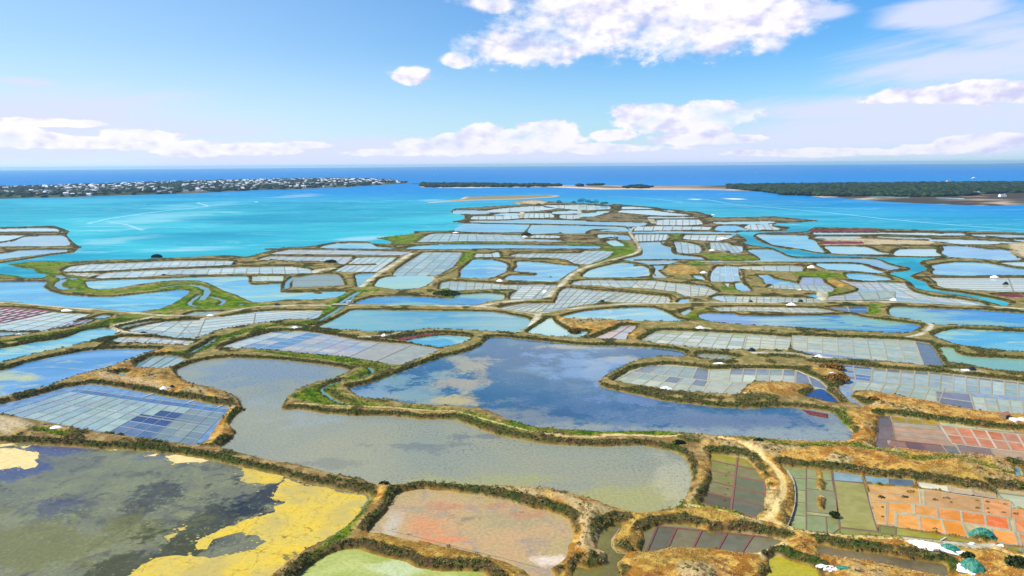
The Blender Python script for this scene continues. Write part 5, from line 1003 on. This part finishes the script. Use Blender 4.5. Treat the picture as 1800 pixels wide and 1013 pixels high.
def tarp_mat(name, c):
    m, t, b = material(name); g = t.new('ShaderNodeNewGeometry'); n = t.noise(g.outputs['Position'], 1.3, 5, .6, .6); wv = t.new('ShaderNodeTexWave'); wv.inputs['Scale'].default_value = .5; wv.inputs['Distortion'].default_value = 3
    t.l.new(g.outputs['Position'], wv.inputs['Vector']); cc = t.mix(t.ramp(n, .3, .7), tuple(x*.7 for x in c), tuple(min(1, x*1.4) for x in c)); cc = t.mix(t.math('MULTIPLY', wv.outputs['Fac'], .35), cc, tuple(x*.55 for x in c))
    t.l.new(cc, b.inputs['Base Color']); b.inputs['Roughness'].default_value = .45; bn = t.new('ShaderNodeBump'); bn.inputs['Distance'].default_value = .25; t.l.new(n, bn.inputs['Height']); t.l.new(bn.outputs[0], b.inputs['Normal']); return m
TARP = tarp_mat('green_tarpaulin', S(40,128,104,.7)); DARKT = plain('dark_tarpaulin', S(40,50,60,.5), .5, .3, 1.0)
WOOD = plain('weathered_wood', S(150,130,105,.6), .85, .3, 3.0); PALEWOOD = plain('pale_wood', S(205,200,185,.75), .8, .15, 2.0)
G_HEAP = 'salt heaps under white sheets beside the pans'
heaps = [("E 1040,607", 2.8, 1.9, 1.9, 'white covered salt heap among planks at the top of the big left grid', SHEETW), ("A 345,121", 3.4, 1.6, 1.0, 'low white salt heap on the grass bank below the big left grid', SHEETW),
 ("G 972,600", 4.2, 2.2, 2.0, 'white salt heap on the scrubby dyke of the bean-shaped pans', SALT), ("G 1190,212", 5.2, 2.8, 2.6, 'big white salt heap on the long dyke above a grid of pans', SALT),
 ("G 1768,66", 7.0, 4.0, 3.4, 'largest white salt heap, on the lower side of the straight road', SALT), ("H 500,396", 4.6, 2.6, 2.4, 'white salt heap between two wide grids of pans at right', SALT),
 ("H 975,29", 5.6, 3.6, 3.4, 'pointed white salt heap on the upper side of the road', SALT), ("H 582,510", 2.8, 1.8, 1.2, 'small salt heap between two clumps of brown scrub', SALT),
 ("F 250,212", 4.8, 2.6, 2.4, 'white salt heap on the dyke below the creek bridge', SALT), ("F 812,268", 4.0, 2.4, 3.0, 'pointed white salt heap on the sandy spur under the oval pond', SHEETW),
 ("I 525,757", 8.5, 4.5, 2.6, 'long white salt heap below the road at the far left', SALT), ("I 150,941", 5.0, 3.0, 1.8, 'salt heap at the edge of the narrow blue strip of pans', SALT), ("I 1668,797", 5.0, 2.6, 2.0, 'grey-white salt heap on the bare roadside patch at left', SHEETW),
 ("K 1000,164", 7.5, 4.0, 3.0, 'white salt heap beside the round bush on the dyke', SALT), ("K 803,521", 6.0, 3.4, 3.0, 'white salt heap on the dyke under the bright blue ponds', SALT), ("K 1160,601", 4.2, 3.0, 3.2, 'pointed salt heap left of the rising track', SALT),
 ("K 455,137", 9, 5, 2.4, 'pale salt heap on the dyke near the bay', SALT), ("L 840,458", 6.5, 3.6, 3.0, 'white salt heap at the tan oval islet', SALT), ("L 908,279", 7.0, 4.0, 3.6, 'white salt heap between small pans, far middle', SALT), ("L 1692,413", 8.0, 5.0, 4.0, 'white salt heap on the brown knoll by the channel pans', SALT),
 ("L 1605,588", 5.5, 3.0, 2.2, 'white salt heap above the olive dyke and the road', SALT), ("M 1565,489", 7.0, 4.0, 3.2, 'white salt heap on the dyke at the right edge', SALT), ("H 1430,481", 5.0, 2.4, .7, 'flat pale salt patch on the yard at the right', SALT), ("G 1320,441", 6.5, 1.8, .9, 'long low salt heap on the dyke above the whitish pans', SALT),
 ("L 990,178", 16, 6, 2.4, 'pinkish white salt spread by the far track', SALT), ("J 965,360", 5, 3, 2.2, 'small salt heap beside the sandy hump', SALT), ("R 915,262", 7, 5, 3, 'white salt patch at the tip of the far promontory', SALT)]
for k, (s, rx, ry, h, lab, mt) in enumerate(heaps):
    x, y = ground(*P(s)[0]); far_k = .62 if y > 330 else .85; rx, ry, h = rx*far_k, ry*far_k, h*far_k; o = mound('salt_heap', rx, ry, h, mt, seed=k, nr=6, na=16, flat=1.25); o.location = (x, y, ground_z(x, y)-.1); tag(o, lab, 'salt heap', G_HEAP)
for s, L_, h, lab in (("G 1515,357", 4.5, 2.2, 'dark tarpaulined heap on the sandy spur right of centre'), ("H 1472,481", 4.2, 2.0, 'dark covered load on the pale yard at right'), ("E 905,241", 4.0, 1.3, 'dark low heap of gear by the side track junction'), ("M 1655,541", 5.5, 2.6, 'dark heap at the end of the plank jetty, right'), ("E 1090,598", 3.0, 1.4, 'grey-blue cloth bundle beside the covered salt heap'), ("I 1295,470", 5, 1.6, 'dark gear heap on the sandy bank, upper left'), ("J 275,384", 5, 2, 'dark gear heap between the upper pans'), ("L 1608,677", 4.5, 2.0, 'dark heap on the road edge, right'), ("L 1212,677", 4, 1.4, 'small dark heap on the road edge, right of centre'), ("G 570,43", 4.5, 1.6, 'greenish heap of gear at the roadside, centre right')):
    x, y = ground(*P(s)[0]); o = mound('tarpaulin_heap', L_*.55, L_*.35, h, DARKT, seed=len(lab), nr=5, na=12, flat=2.0); o.location = (x, y, ground_z(x, y)-.1); tag(o, lab, 'covered heap', 'dark covered heaps')
# green tarpaulin heaps of the near right
def tarp_heap(s, rx, ry, h, rz, lab, skirt, off=0.0):
    x, y = ground(*P(s)[0]); t = empty('tarpaulin_heap', (x, y, max(ground_z(x, y), .05)), rz); tag(t, lab, 'covered heap', 'green tarpaulin heaps')
    if skirt: mound('white_sheet', rx*skirt[0], ry*skirt[1], .75, SHEETW, t, 3, 6, 26, 2.2, .2, cx=skirt[2], cy=0)
    mound('tarpaulin', rx, ry, h, TARP, t, 5, 8, 22, 2.2, .17, cx=off); return t
tarp_heap("T 1190,655", 3.5, 2.4, 2.5, -.2, 'green tarpaulin heap with a dark side among the orange pans', None)
t = tarp_heap("T 785,805", 2.9, 1.5, 1.7, -.42, 'long heap half white plastic, half green tarpaulin, above the ditch', (2.75, 1.5, -.4), 2.6)
mound('plastic_sheet', 4.6, 1.3, 1.15, plain('dirty_white_plastic', (.66, .62, .55), .6, .25, 1.2, .2), t, 11, 6, 22, 2.4, .2, cx=-3.6)
t = tarp_heap("T 1095,985", 2.9, 3.2, 2.6, .1, 'green tarpaulin heap with white plastic skirts at the bottom edge', (1.5, 1.1, .3))
t = tarp_heap("D 645,1010", 2.6, .8, .5, -.3, 'flat green tarpaulin at the bottom edge among white sacks', None)
def rubble(s, n, lab, spread, mt, name='sheeting_pile', cat='plastic sheets', sz=.5):
    x, y = ground(*P(s)[0]); r = random.Random(len(lab)); V, F_ = [], []; z = max(ground_z(x, y), .05)
    for i in range(n): box_geo(V, F_, (r.uniform(-spread, spread)*(.55 if n < 8 else 1), r.gauss(0, spread*.2), r.uniform(-.15, .1)), (r.uniform(.4, 1.4)*sz*2, r.uniform(.3, 1)*sz*2, r.uniform(.2, .6)*sz*2), r.uniform(.3, .9))
    o = mesh_obj(name, V, F_, mt); o.location = (x, y, z); tag(o, lab, cat)
rubble("D 510,982", 22, 'scattered white sacks and sheets at the bottom edge beside the yellow pan', 1.6, SHEETW); rubble("D 560,1000", 20, 'second scatter of white scraps along the bottom edge', 2.0, SHEETW)
rubble("D 1690,95", 40, 'heap of white and grey scrap behind the little hut', 2.6, SHEETW, cat='scrap heap', sz=.7); rubble("D 1640,88", 14, 'dark scrap beside the little hut', 1.2, DARKT, cat='scrap heap', sz=.6)
rubble("T 1085,742", 6, 'white sheet lying on the pale track', .8, SHEETW); rubble("T 1355,762", 4, 'small white sheet at the end of the pale track', .6, SHEETW); rubble("E 1070,600", 10, 'white and grey gear round the covered salt heap', 1.6, PALEWOOD, 'gear_pile', 'gear', .5)
rubble("E 280,830", 6, 'grey gear left of the low salt heap', 1.2, SHADEB, 'gear_pile', 'gear', .4)
# hut
def hut():
    x, y = ground(*P("U 1590,262")[0]); t = empty('hut', (x, y, ground_z(x, y)), .4); tag(t, 'little hut with a reddish roof by the scrap heap, right edge', 'hut')
    V, F_ = [], []; box_geo(V, F_, (0, 0, 0), (3.0, 2.4, 1.9)); mesh_obj('wall', V, F_, WOOD, t)
    mesh_obj('roof', [(-1.7,-1.5,1.85),(1.7,-1.5,1.85),(1.7,1.5,1.85),(-1.7,1.5,1.85),(-1.7,0,2.8),(1.7,0,2.8)], [(0,1,5,4),(2,3,4,5),(0,4,3),(1,2,5),(3,2,1,0)], plain('hut_roof', S(190,130,105,.6), .8, .2, 2), t)
    V, F_ = [], []; box_geo(V, F_, (0, -1.23, 0.02), (.9, .06, 1.6)); mesh_obj('door', V, F_, DARKT, t)
hut()
def plank(s, lab, w=.5):
    a, b = [ground(*p) for p in P(s)]; za, zb = .28, .28
    V, F_ = [], []; L_ = math.dist(a, b); box_geo(V, F_, (0, 0, 0), (L_, w, .1)); 
    for u in (-.4, .4): box_geo(V, F_, (u*L_, 0, -.45), (.12, w*.8, .45))
    o = mesh_obj('plank', V, F_, PALEWOOD); o.location = ((a[0]+b[0])/2, (a[1]+b[1])/2, za); o.rotation_euler = (0, 0, math.atan2(b[1]-a[1], b[0]-a[0])); tag(o, lab, 'plank', 'pale planks laid over the feed water')
plank("V 1335,288 1412,260", 'pale plank across the blue feed water, middle of three at the big left grid'); plank("V 1562,317 1622,290", 'pale plank nearest the brown dyke corner of the big left grid'); plank("V 1020,243 1112,214", 'pale plank just left of the covered salt heap'); plank("T 805,692 855,663", 'white plank lying on the track under the orange pans', .35)
plank("V 395,448 440,428", 'short plank beside the low salt heap')
# weeds standing in the orange pans
def tuft(x, y, z, rx, ry, h, cols, seed, name, n=60):
    r = np.random.RandomState(seed); th = r.uniform(0, 2*np.pi, n); rr = np.sqrt(r.uniform(0, 1, n)); zz = r.uniform(0, 1, n)*np.sqrt(1-rr**2*.9)
    c = np.stack([rr*np.cos(th)*rx, rr*np.sin(th)*ry, zz*h], -1); k = min(.8, max(.12, min(rx, ry)*.38))*r.uniform(.5, 1.1, (n, 1)); u = r.normal(size=(n, 3)); v = r.normal(size=(n, 3)); u /= np.linalg.norm(u, axis=1, keepdims=True); v /= np.linalg.norm(v, axis=1, keepdims=True)
    tri = np.stack([c+u*k, c-u*k*.6+v*k*.7, c-u*k*.5-v*k*.7], 1).reshape(-1, 3); tri[:, 2] = np.maximum(tri[:, 2], -.02)
    ca = np.repeat(np.array(cols)[r.randint(0, len(cols), n)]*r.uniform(.7, 1.3, (n, 1)), 3, 0); o = np_mesh(name, tri, np.arange(n*3).reshape(-1, 3), LEAFM, ca); o.location = (x, y, z); return o
DK3 = [S(62,66,32,.45), S(78,70,40,.5), S(50,58,28,.4)]
for k, (p, rx, ry, lab) in enumerate([("T 530,237", 1.6, .7, 'dark weed tuft, topmost of the left orange basin'), ("T 262,288", 1.2, .8, 'round dark weed tuft at the left side of the orange basin'), ("T 475,286", 1.2, .7, 'dark weed tuft just left of the vertical ridge'), ("T 755,310", .95, .55, 'dark weed tuft right of the vertical ridge'), ("T 858,297", 1.4, .5, 'wide flat weed tuft in the middle orange basin'),
  ("T 903,334", .6, .3, 'faint small weed tuft below the wide one'), ("T 268,380", .5, .4, 'small weed tuft, upper of two by the left edge'), ("T 270,466", .5, .35, 'small weed tuft, lower of two by the left edge'), ("T 1148,388", .9, .45, 'weed tuft left of the right-hand ridge'), ("T 1140,318", .6, .3, 'faint weed tuft above the right-hand pans'),
  ("T 1240,330", .85, .5, 'weed tuft at the top of the right-hand basin'), ("T 1240,392", .5, .3, 'small weed tuft in the middle of the right-hand basin'), ("T 1247,426", .45, .25, 'smallest weed tuft above the reddest pan'), ("T 1402,350", .7, .35, 'weed tuft near the step of the salt-white basin'), ("T 1385,427", .9, .4, 'weed tuft right above the double ridge'), ("T 1500,440", .95, .45, 'weed tuft in the pan at the right edge')]):
    x, y = ground(*P(p)[0]); tag(tuft(x, y, .02, rx, ry, .35+rx*.3, DK3, 40+k, 'weed_tuft', 70), lab, 'weed tuft', 'dark weeds standing in the orange pans')
for k, (p, r_) in enumerate([("C 1307,340", .55), ("C 1318,382", .5), ("C 1302,405", .5), ("C 1316,448", .4), ("C 1310,484", .4), ("C 1296,517", .4), ("C 1293,552", .75)]):
    x, y = ground(*P(p)[0]); tag(tuft(x, y, .02, r_, r_*.5, .25, DK3, 70+k, 'weed_tuft', 36), ['topmost', 'second', 'third', 'fourth', 'fifth', 'sixth', 'lowest'][k]+' weed tuft of the row inside the teardrop of olive pans', 'weed tuft', 'weeds in a row in the teardrop of pans')
for k, (p, lab) in enumerate([("B 840,731", 'dark driftwood tuft at the left of the salmon pond'), ("B 935,760", 'brown tuft on the thin ridge of the salmon pond'), ("B 1613,625", 'dark tuft at the far right of the salmon pond')]):
    x, y = ground(*P(p)[0]); tag(tuft(x, y, .02, .9, .35, .4, DK3, 90+k, 'weed_tuft', 40), lab, 'weed tuft')
o = ridge([ground(*p) for p in P("B 800,735 1000,780 1250,845 1500,905 1729,965")], .3, .06, S(120,110,90,.6), None); o.name = 'earth_ridge'; tag(o, 'thin dark earth line along the lower side of the salmon pond', 'earth ridge')
# bushes one can tell apart
BU = [S(48,70,34,.42), S(64,86,40,.48), S(40,60,30,.4), S(84,98,48,.5)]; GB = [S(176,130,64,.6), S(140,100,50,.55), S(110,96,44,.5)]
for k, (p, rx, ry, h, cl, lab) in enumerate([("K 380,622", 12, 11, 3.5, BU, 'broad dark green bush on the dyke above the long blue pond'), ("K 1012,152", 8, 8, 3.0, BU, 'round green bush beside the salt heap on the far dyke'), ("J 1040,372", 7, 6, 3, BU, 'green bush on the sandy hump'), ("g 1788,1008", 3.2, 2.6, 2.0, BU, 'green bush at the bottom right corner'), ("T 1050,880", 1.8, 1.3, 1.5, BU, 'dark bush between the two green tarpaulin heaps'),
  ("G 395,238", 4.5, 2.6, 2.4, GB, 'golden round bush standing in the pale pond'), ("H 580,470", 7, 4, 3, GB, 'golden thicket, upper of two in the pans'), ("H 615,545", 6.5, 4, 3.2, GB, 'brown thicket, lower of two in the pans'), ("D 575,658", 1.6, 1.2, .9, BU, 'small dark bush on the ridge of the olive pans'), ("C 1015,225", 2.6, 1.4, 1.8, BU, 'dark green bush on the path corner above the silty pond'),
  ("H 845,680", 2.6, 1.8, 2.0, GB, 'dark brown bush at the junction of the dykes'), ("D 110,235", 2.0, 1.0, 1.2, BU, 'low green bush along the green ditch'), ("B 780,458", 2.0, 1.0, 1.6, BU, 'dark bush at the dyke fork below the silty pond'), ("I 1240,328", 7, 3, 4.5, BU, 'lone dark bush on the bay dyke at upper left')]):
    x, y = ground(*P(p)[0]); tag(tuft(x, y, ground_z(x, y)-.2, rx, ry, h, cl, 120+k, 'bush', 420 if rx < 5 else 1300), lab, 'bush')
# trees on the point
BARK = plain('bark', S(90,75,60,.4), .9, .3, 2)
def tree(p, hp, lab, wide=1.0, seed=0):
    x, y = ground(*P(p)[0]); d_ = math.hypot(x, y); h = hp*1.2*d_/F_PX; wide *= 1.45; t = empty('tree', (x, y, ground_z(x, y)-.2)); tag(t, lab, 'tree', 'dark trees on the far point of the marsh')
    V, F_ = [], []; box_geo(V, F_, (0, 0, 0), (.09*h, .09*h, h*.5), .5); box_geo(V, F_, (.08*h, 0, h*.35), (.05*h, .05*h, h*.25), .5); mesh_obj('trunk', V, F_, BARK, t)
    c = tuft(0, 0, h*.28, h*.5*wide, h*.45*wide, h*.75, [S(36,58,36,.36), S(48,70,40,.4), S(30,48,34,.34)], seed, 'crown', 500); c.parent = t
for k, (p, hp, wd, lab) in enumerate([("Q 1195,206", 6.5, .8, 'lone dark tree at the left of the point'), ("Q 1330,196", 3.2, 1.5, 'low bush-like tree left of the tall pair'), ("Q 1385,196", 7, .8, 'tall dark tree, left one of the touching pair'), ("Q 1415,196", 8.2, .8, 'tallest dark tree of the point, right one of the pair'), ("Q 1460,196", 6.5, .9, 'dark tree between the tallest one and the forked one'), ("Q 1490,198", 4, 1.0, 'short tree in the middle of the row on the point'),
    ("Q 1530,210", 7.4, .9, 'broad dark tree right of the middle of the point'), ("Q 1590,208", 4, 1.2, 'low dark tree at the right, first of two'), ("Q 1622,208", 4.2, 1.1, 'low dark tree at the right end of the row'), ("Q 1010,212", 2.5, 2.2, 'low dark shrub tree on the green field edge')]): tree(p, hp, lab, wd, 200+k)
# vehicles on the road
def glossy(name, c, r=.3):
    m, t, b = material(name); b.inputs['Base Color'].default_value = (*c, 1); b.inputs['Roughness'].default_value = r; return m
GLASS = glossy('window_glass', (.03, .04, .05), .1); TYRE = glossy('tyre', (.02, .02, .02), .8)
def profile(name, pts, w, mat, parent, inset=0.0):
    n = len(pts); V = [(x, -w/2, z) for x, z in pts]+[(x, w/2, z) for x, z in pts]; F_ = [tuple(range(n))[::-1], tuple(range(n, 2*n))]+[(i, (i+1) % n, n+(i+1) % n, n+i) for i in range(n)]; return mesh_obj(name, V, F_, mat, parent)
def car(p, col, lab, van=False, rz=0.0):
    x, y = ground(*P(p)[0]); t = empty('car' if not van else 'van', (x, y, 1.22), rz); tag(t, lab, 'van' if van else 'car'); m = glossy('car_paint', col)
    L_ = 5.0 if van else 4.3
    if van: profile('body', [(-2.5,.35),(2.5,.35),(2.5,1.1),(1.7,1.3),(1.1,2.1),(-2.45,2.15)], 1.95, m, t); profile('window', [(.55,1.25),(1.55,1.25),(1.1,1.95),(.55,1.95)], 2.0, GLASS, t)
    else: profile('body', [(-2.15,.3),(2.15,.3),(2.15,.75),(1.2,.95),(-1.9,.98),(-2.15,.8)], 1.75, m, t); profile('window', [(1.15,.95),(.5,1.38),(-1.2,1.4),(-1.85,.97)], 1.6, GLASS, t); profile('roof', [(.55,1.37),(.45,1.45),(-1.15,1.47),(-1.25,1.39)], 1.5, m, t)
    for sx in (-.62, .62):
        for sy in (-1, 1):
            V = []; F_ = []; n = 12
            for q in (-.1, .1):
                for i in range(n): V.append((sx*L_/2+.33*math.cos(2*math.pi*i/n), sy*.85+q, .33+.33*math.sin(2*math.pi*i/n)))
            F_ = [tuple(range(n)), tuple(range(n, 2*n))[::-1]]+[(i, (i+1) % n, n+(i+1) % n, n+i) for i in range(n)]; mesh_obj('wheel', V, F_, TYRE, t)
    for sy in (-.6, .6): profile('headlight', [(L_/2-.02, .55), (L_/2+.03, .55), (L_/2+.03, .7), (L_/2-.02, .7)], .3, glossy('lamp_glass', (.8,.8,.8), .1), t).location.y = sy
car("J 620,714", S(120,135,150,.5), 'grey car driving on the white road left of the creek bridge', False, .1)
car("J 1195,703", S(225,225,225,.8), 'white van stopped beside the creek bridge', True, .4)
# bridge over the creek
def bridge():
    x, y = ground(*P("J 1115,712")[0]); t = empty('bridge', (x, y, 0), 0.0); tag(t, 'small flat road bridge where the green creek passes under the white road', 'bridge')
    V, F_ = [], []; box_geo(V, F_, (0, 0, 1.0), (13, 5.2, .3)); mesh_obj('deck', V, F_, plain('bridge_deck', S(205,198,178,.75), .85, .1, .5), t)
    for sy in (-2.6, 2.6): V, F_ = [], []; box_geo(V, F_, (0, sy, 1.3), (13, .2, .55)); mesh_obj('parapet', V, F_, plain('parapet', S(190,185,170,.7), .85, .1, .5), t)
    for sx in (-5.5, 5.5): V, F_ = [], []; box_geo(V, F_, (sx, 0, -.4), (1.2, 5.0, 1.4)); mesh_obj('abutment', V, F_, plain('stone', S(150,140,120,.6), .9, .2, .5), t)
bridge()
# town houses
WALLS = [plain('white_render', (.78,.76,.72), .8, .05, .1), plain('cream_render', (.7,.62,.5), .8, .05, .1), plain('grey_render', (.5,.5,.5), .8, .05, .1)]
ROOFS = [plain('slate', (.16,.19,.24), .6, .1, .1), plain('light_slate', (.5,.52,.56), .6, .1, .1), plain('clay_tiles', (.35,.16,.09), .8, .1, .1)]
def house_mesh(L_, D_, H, rh, w, r):
    V = [(-L_/2,-D_/2,-1),(L_/2,-D_/2,-1),(L_/2,D_/2,-1),(-L_/2,D_/2,-1),(-L_/2,-D_/2,H),(L_/2,-D_/2,H),(L_/2,D_/2,H),(-L_/2,D_/2,H),(-L_/2,0,H+rh),(L_/2,0,H+rh)]
    F_ = [(0,1,5,4),(2,3,7,6),(1,2,6,9,5),(3,0,4,8,7),(4,5,9,8),(6,7,8,9)]; wi = [0,0,0,0,1,1]
    o = .4; V += [(L_*.3,-1,H+rh*.5),(L_*.3+1,-1,H+rh*.5),(L_*.3+1,1,H+rh*.5),(L_*.3,1,H+rh*.5),(L_*.3,-1,H+rh+1.2),(L_*.3+1,-1,H+rh+1.2),(L_*.3+1,1,H+rh+1.2),(L_*.3,1,H+rh+1.2)]
    F_ += [(10,11,15,14),(11,12,16,15),(12,13,17,16),(13,10,14,17),(14,15,16,17)]; wi += [0]*5
    for i in range(3):
        x = -L_*.32+i*L_*.3; b = len(V); V += [(x,-D_/2-.03,1.0),(x+1.3,-D_/2-.03,1.0),(x+1.3,-D_/2-.03,2.6),(x,-D_/2-.03,2.6)]; F_.append((b,b+1,b+2,b+3)); wi.append(2)
    me = bpy.data.meshes.new('house'); me.from_pydata(V, [], F_); [me.materials.append(q) for q in (w, r, GLASS)]; me.polygons.foreach_set('material_index', wi); me.update(); return me
HM = [house_mesh(rnd.uniform(12, 22), rnd.uniform(9, 12), rnd.uniform(4.5, 8), rnd.uniform(2.5, 4), WALLS[(0, 0, 0, 1, 2)[k % 5]], ROOFS[(0, 1, 1, 0, 2, 0)[k % 6]]) for k in range(18)]
def dens(x, y, r):
    # the town thins out to the wooded seaward ridge
    i_, d_ = poly_sd(TP, np.array([x]), np.array([y]), 60); dd = d_[0] if d_ is not None else 0
    return dd > 12 and fbm(np.array([x]), np.array([y]), 260, 2, 12)[0] > .36 and (dd < 900 or r.random() < .35)
hp = sorted(scatter(TP, 900, 21, dens), key=lambda p: p[0]**2+p[1]**2); hp = [p for p in hp if abs(p[0]/p[1]) < .80]
for k, (x, y) in enumerate(hp[:300]):
    o = bpy.data.objects.new('house', HM[k % 18]); o.location = (x, y, town_z(x, y)); o.rotation_euler = (0, 0, rnd.choice([0, .1, -.15, .3, 1.5, 1.3])+rnd.uniform(-.2, .2)); link(o)
    tag(o, 'small white rendered house of the harbour town across the bay', 'house', 'white houses of the town across the bay')
V, F_, mi = [], [], []
for k, (x, y) in enumerate(hp[300:]):
    me = HM[k % 18]; b = len(V); z = town_z(x, y); a = rnd.uniform(-.4, .4); V += [(x+v.co.x*math.cos(a)-v.co.y*math.sin(a), y+v.co.x*math.sin(a)+v.co.y*math.cos(a), z+v.co.z) for v in me.vertices]; F_ += [tuple(b+i for i in f.vertices) for f in me.polygons]; mi += [f.material_index for f in me.polygons]
if V: tag(mesh_obj('houses_beyond', V, F_, [WALLS[0], ROOFS[1], GLASS], midx=mi), kind='stuff')
def block(p, wpx, h, d_, lab, name, cat, mat, rf):
    x, y = ground(*P(p)[0]); z = town_z(x, y); w_ = wpx*y/F_PX; t = empty(name, (x, y, z), 0); tag(t, lab, cat)
    V, F_ = [], []; box_geo(V, F_, (0, 0, -1), (w_, d_, h)); mesh_obj('wall', V, F_, mat, t); V, F_ = [], []; box_geo(V, F_, (0, 0, h-1), (w_*1.03, d_*1.06, 1.2), .9); mesh_obj('roof', V, F_, rf, t)
    for i in range(6): V, F_ = [], []; box_geo(V, F_, (-w_*.42+w_*.165*i, -d_/2-.1, h*.35), (w_*.09, .3, h*.25)); mesh_obj('window', V, F_, GLASS, t)
block("N 985,232", 12, 14, 20, 'long bright white hall on the wooded slope of the town', 'hall', 'hall', WALLS[0], WALLS[0]); block("N 1066,232", 14, 13, 20, 'long pale grey hall right of the bright white one', 'hall', 'hall', WALLS[2], ROOFS[1])
for p, hpx, lab in (("N 1142,225", 8, 'tall church tower standing above the town trees'),):
    x, y = ground(*P(p)[0]); z = town_z(x, y); h = hpx*y/F_PX; t = empty('church_tower', (x, y, z)); tag(t, lab, 'church tower'); V, F_ = [], []; box_geo(V, F_, (0, 0, -1), (9, 9, h*.75), .95); mesh_obj('shaft', V, F_, WALLS[2], t); V, F_ = [], []; box_geo(V, F_, (0, 0, h*.75-1), (7, 7, h*.25), .15); mesh_obj('spire', V, F_, ROOFS[1], t)
for k, (p, lab) in enumerate([("S 512,172", 'white house at the left edge of the pine wood'), ("S 900,182", 'left one of the tan roofed houses in front of the pines'), ("S 985,182", 'right one of the tan roofed houses in front of the pines'), ("S 1400,134", 'pink building rising out of the pine wood'), ("S 1550,190", 'low pale house at the wood edge'), ("S 1685,204", 'white house on the open shore at right'), ("Q 230,42", 'pale house among the grove, left of two'), ("Q 300,44", 'pale house among the grove, right of two')]):
    x, y = ground(*P(p)[0]); o = bpy.data.objects.new('house', HM[(k*3) % 18]); o.scale = (1.0, 1.0, .9 if 'pink' not in lab else 2.6); o.location = (x, y, 3); link(o); tag(o, lab, 'house')
# breakwater
a, b = [ground(*p) for p in P("O 1290,214 1420,212")]; V, F_ = [], []; box_geo(V, F_, ((a[0]+b[0])/2, (a[1]+b[1])/2, -.5), (abs(b[0]-a[0]), 14, 3.0), .95); tag(mesh_obj('breakwater', V, F_, plain('rock', S(110,110,110,.5), .9, .3, .1)), 'thin dark breakwater between the town and the grove', 'breakwater')
# boats
HULL = glossy('white_hull', (.8, .8, .8), .3); SAIL = glossy('sailcloth', (.85, .85, .85), .7)
def sailboat(px, py, hpx, lab, rz=.3):
    x, y = ground(px, py); d_ = math.hypot(x, y); h = hpx*d_/F_PX; t = empty('sailboat', (x, y, -.05), rz); tag(t, lab, 'sailboat', 'white sails out at sea'); L_ = h*.75
    mesh_obj('hull', [(-L_/2,-L_*.12,h*.09),(L_*.3,-L_*.12,h*.09),(L_/2,0,h*.11),(L_*.3,L_*.12,h*.09),(-L_/2,L_*.12,h*.09),(-L_*.4,0,-.3),(L_*.35,0,-.3)], [(0,1,2,3,4),(0,5,6,1),(1,6,2),(4,3,6,5),(3,2,6),(0,4,5)], HULL, t)
    mesh_obj('sail', [(-L_*.42,.02,h*.2),(.02,.1*h,h*.2),(.03,.02,h),(-L_*.42,-.1,h*.2),(.02,.1*h-.1,h*.2)], [(0,1,2),(3,2,4),(0,3,4,1)], SAIL, t); mesh_obj('jib', [(L_*.05,0,h*.18),(L_*.47,.04*h,h*.13),(L_*.04,0,h*.85),(L_*.05,-.1,h*.18)], [(0,1,2),(3,2,1)], SAIL, t)
    V, F_ = [], []; box_geo(V, F_, (L_*.02, 0, h*.05), (h*.02, h*.02, h*.95), .6); mesh_obj('mast', V, F_, HULL, t)
for px, py, hh, lab in ((45,318,3,'white sail at sea above the left part of the town'), (66,321,2,'small sail right of the first one at far left'), (216,317,3.2,'white sail behind the wooded ridge of the town'), (763,309,2.4,'white sail in open water right of the town'), (1161,325,2.4,'white sail just behind the sand spit, left'), (1212,312,3,'white sail beyond the spit, centre right'), (1272,325,2.6,'small sail near the start of the pine wood'), (1328,304,2.4,'far sail above the left end of the pine wood'), (1526,300,2.8,'far sail near the horizon above the pine wood'), (1696,304,4,'tall white sail at right near the horizon'), (1647,321,3,'white sail touching the top of the pine wood')): sailboat(px, py, hh, lab)
def motorboat(p, Lp, lab, m):
    x, y = ground(*P(p)[0]); L_ = Lp*math.hypot(x, y)/F_PX; t = empty('motorboat', (x, y, -.05), .1); tag(t, lab, 'boat'); W_ = L_*.16; h = L_*.12
    mesh_obj('hull', [(-L_/2,-W_,h),(L_*.3,-W_,h),(L_/2,0,h*1.2),(L_*.3,W_,h),(-L_/2,W_,h),(-L_*.45,0,-.3),(L_*.35,0,-.3)], [(0,1,2,3,4),(0,5,6,1),(1,6,2),(4,3,6,5),(3,2,6),(0,4,5)], m, t); V, F_ = [], []; box_geo(V, F_, (-L_*.05, 0, h), (L_*.45, W_*1.3, h*.9), .8); mesh_obj('cabin', V, F_, m, t); V, F_ = [], []; box_geo(V, F_, (-L_*.05, 0, h*1.9), (L_*.2, W_, h*.7), .7); mesh_obj('bridge_deck', V, F_, m, t)
motorboat("S 1535,104", 8, 'long white motor ship at sea on the right', HULL); motorboat("N 1043,358", 3, 'small dark boat alone in the turquoise bay', glossy('dark_hull', (.03,.04,.06), .4))

# ================================================================ air
def haze():
    V, F_ = [], []; box_geo(V, F_, (0, SEA_R*.0, -6), (SEA_R*2.1, SEA_R*2.1, 140)); m = bpy.data.materials.new('haze'); m.use_nodes = True; t = NT(m.node_tree); t.n.clear(); out = t.new('ShaderNodeOutputMaterial'); v = t.new('ShaderNodeVolumePrincipled')
    v.inputs['Color'].default_value = (.45, .76, 1.0, 1); v.inputs['Density'].default_value = HAZE; v.inputs['Anisotropy'].default_value = 0.2; t.l.new(v.outputs[0], out.inputs['Volume'])
    tag(mesh_obj('haze', V, F_, m), kind='stuff')
HAZE = 3.6e-5
haze()
print('objects', len(bpy.data.objects))
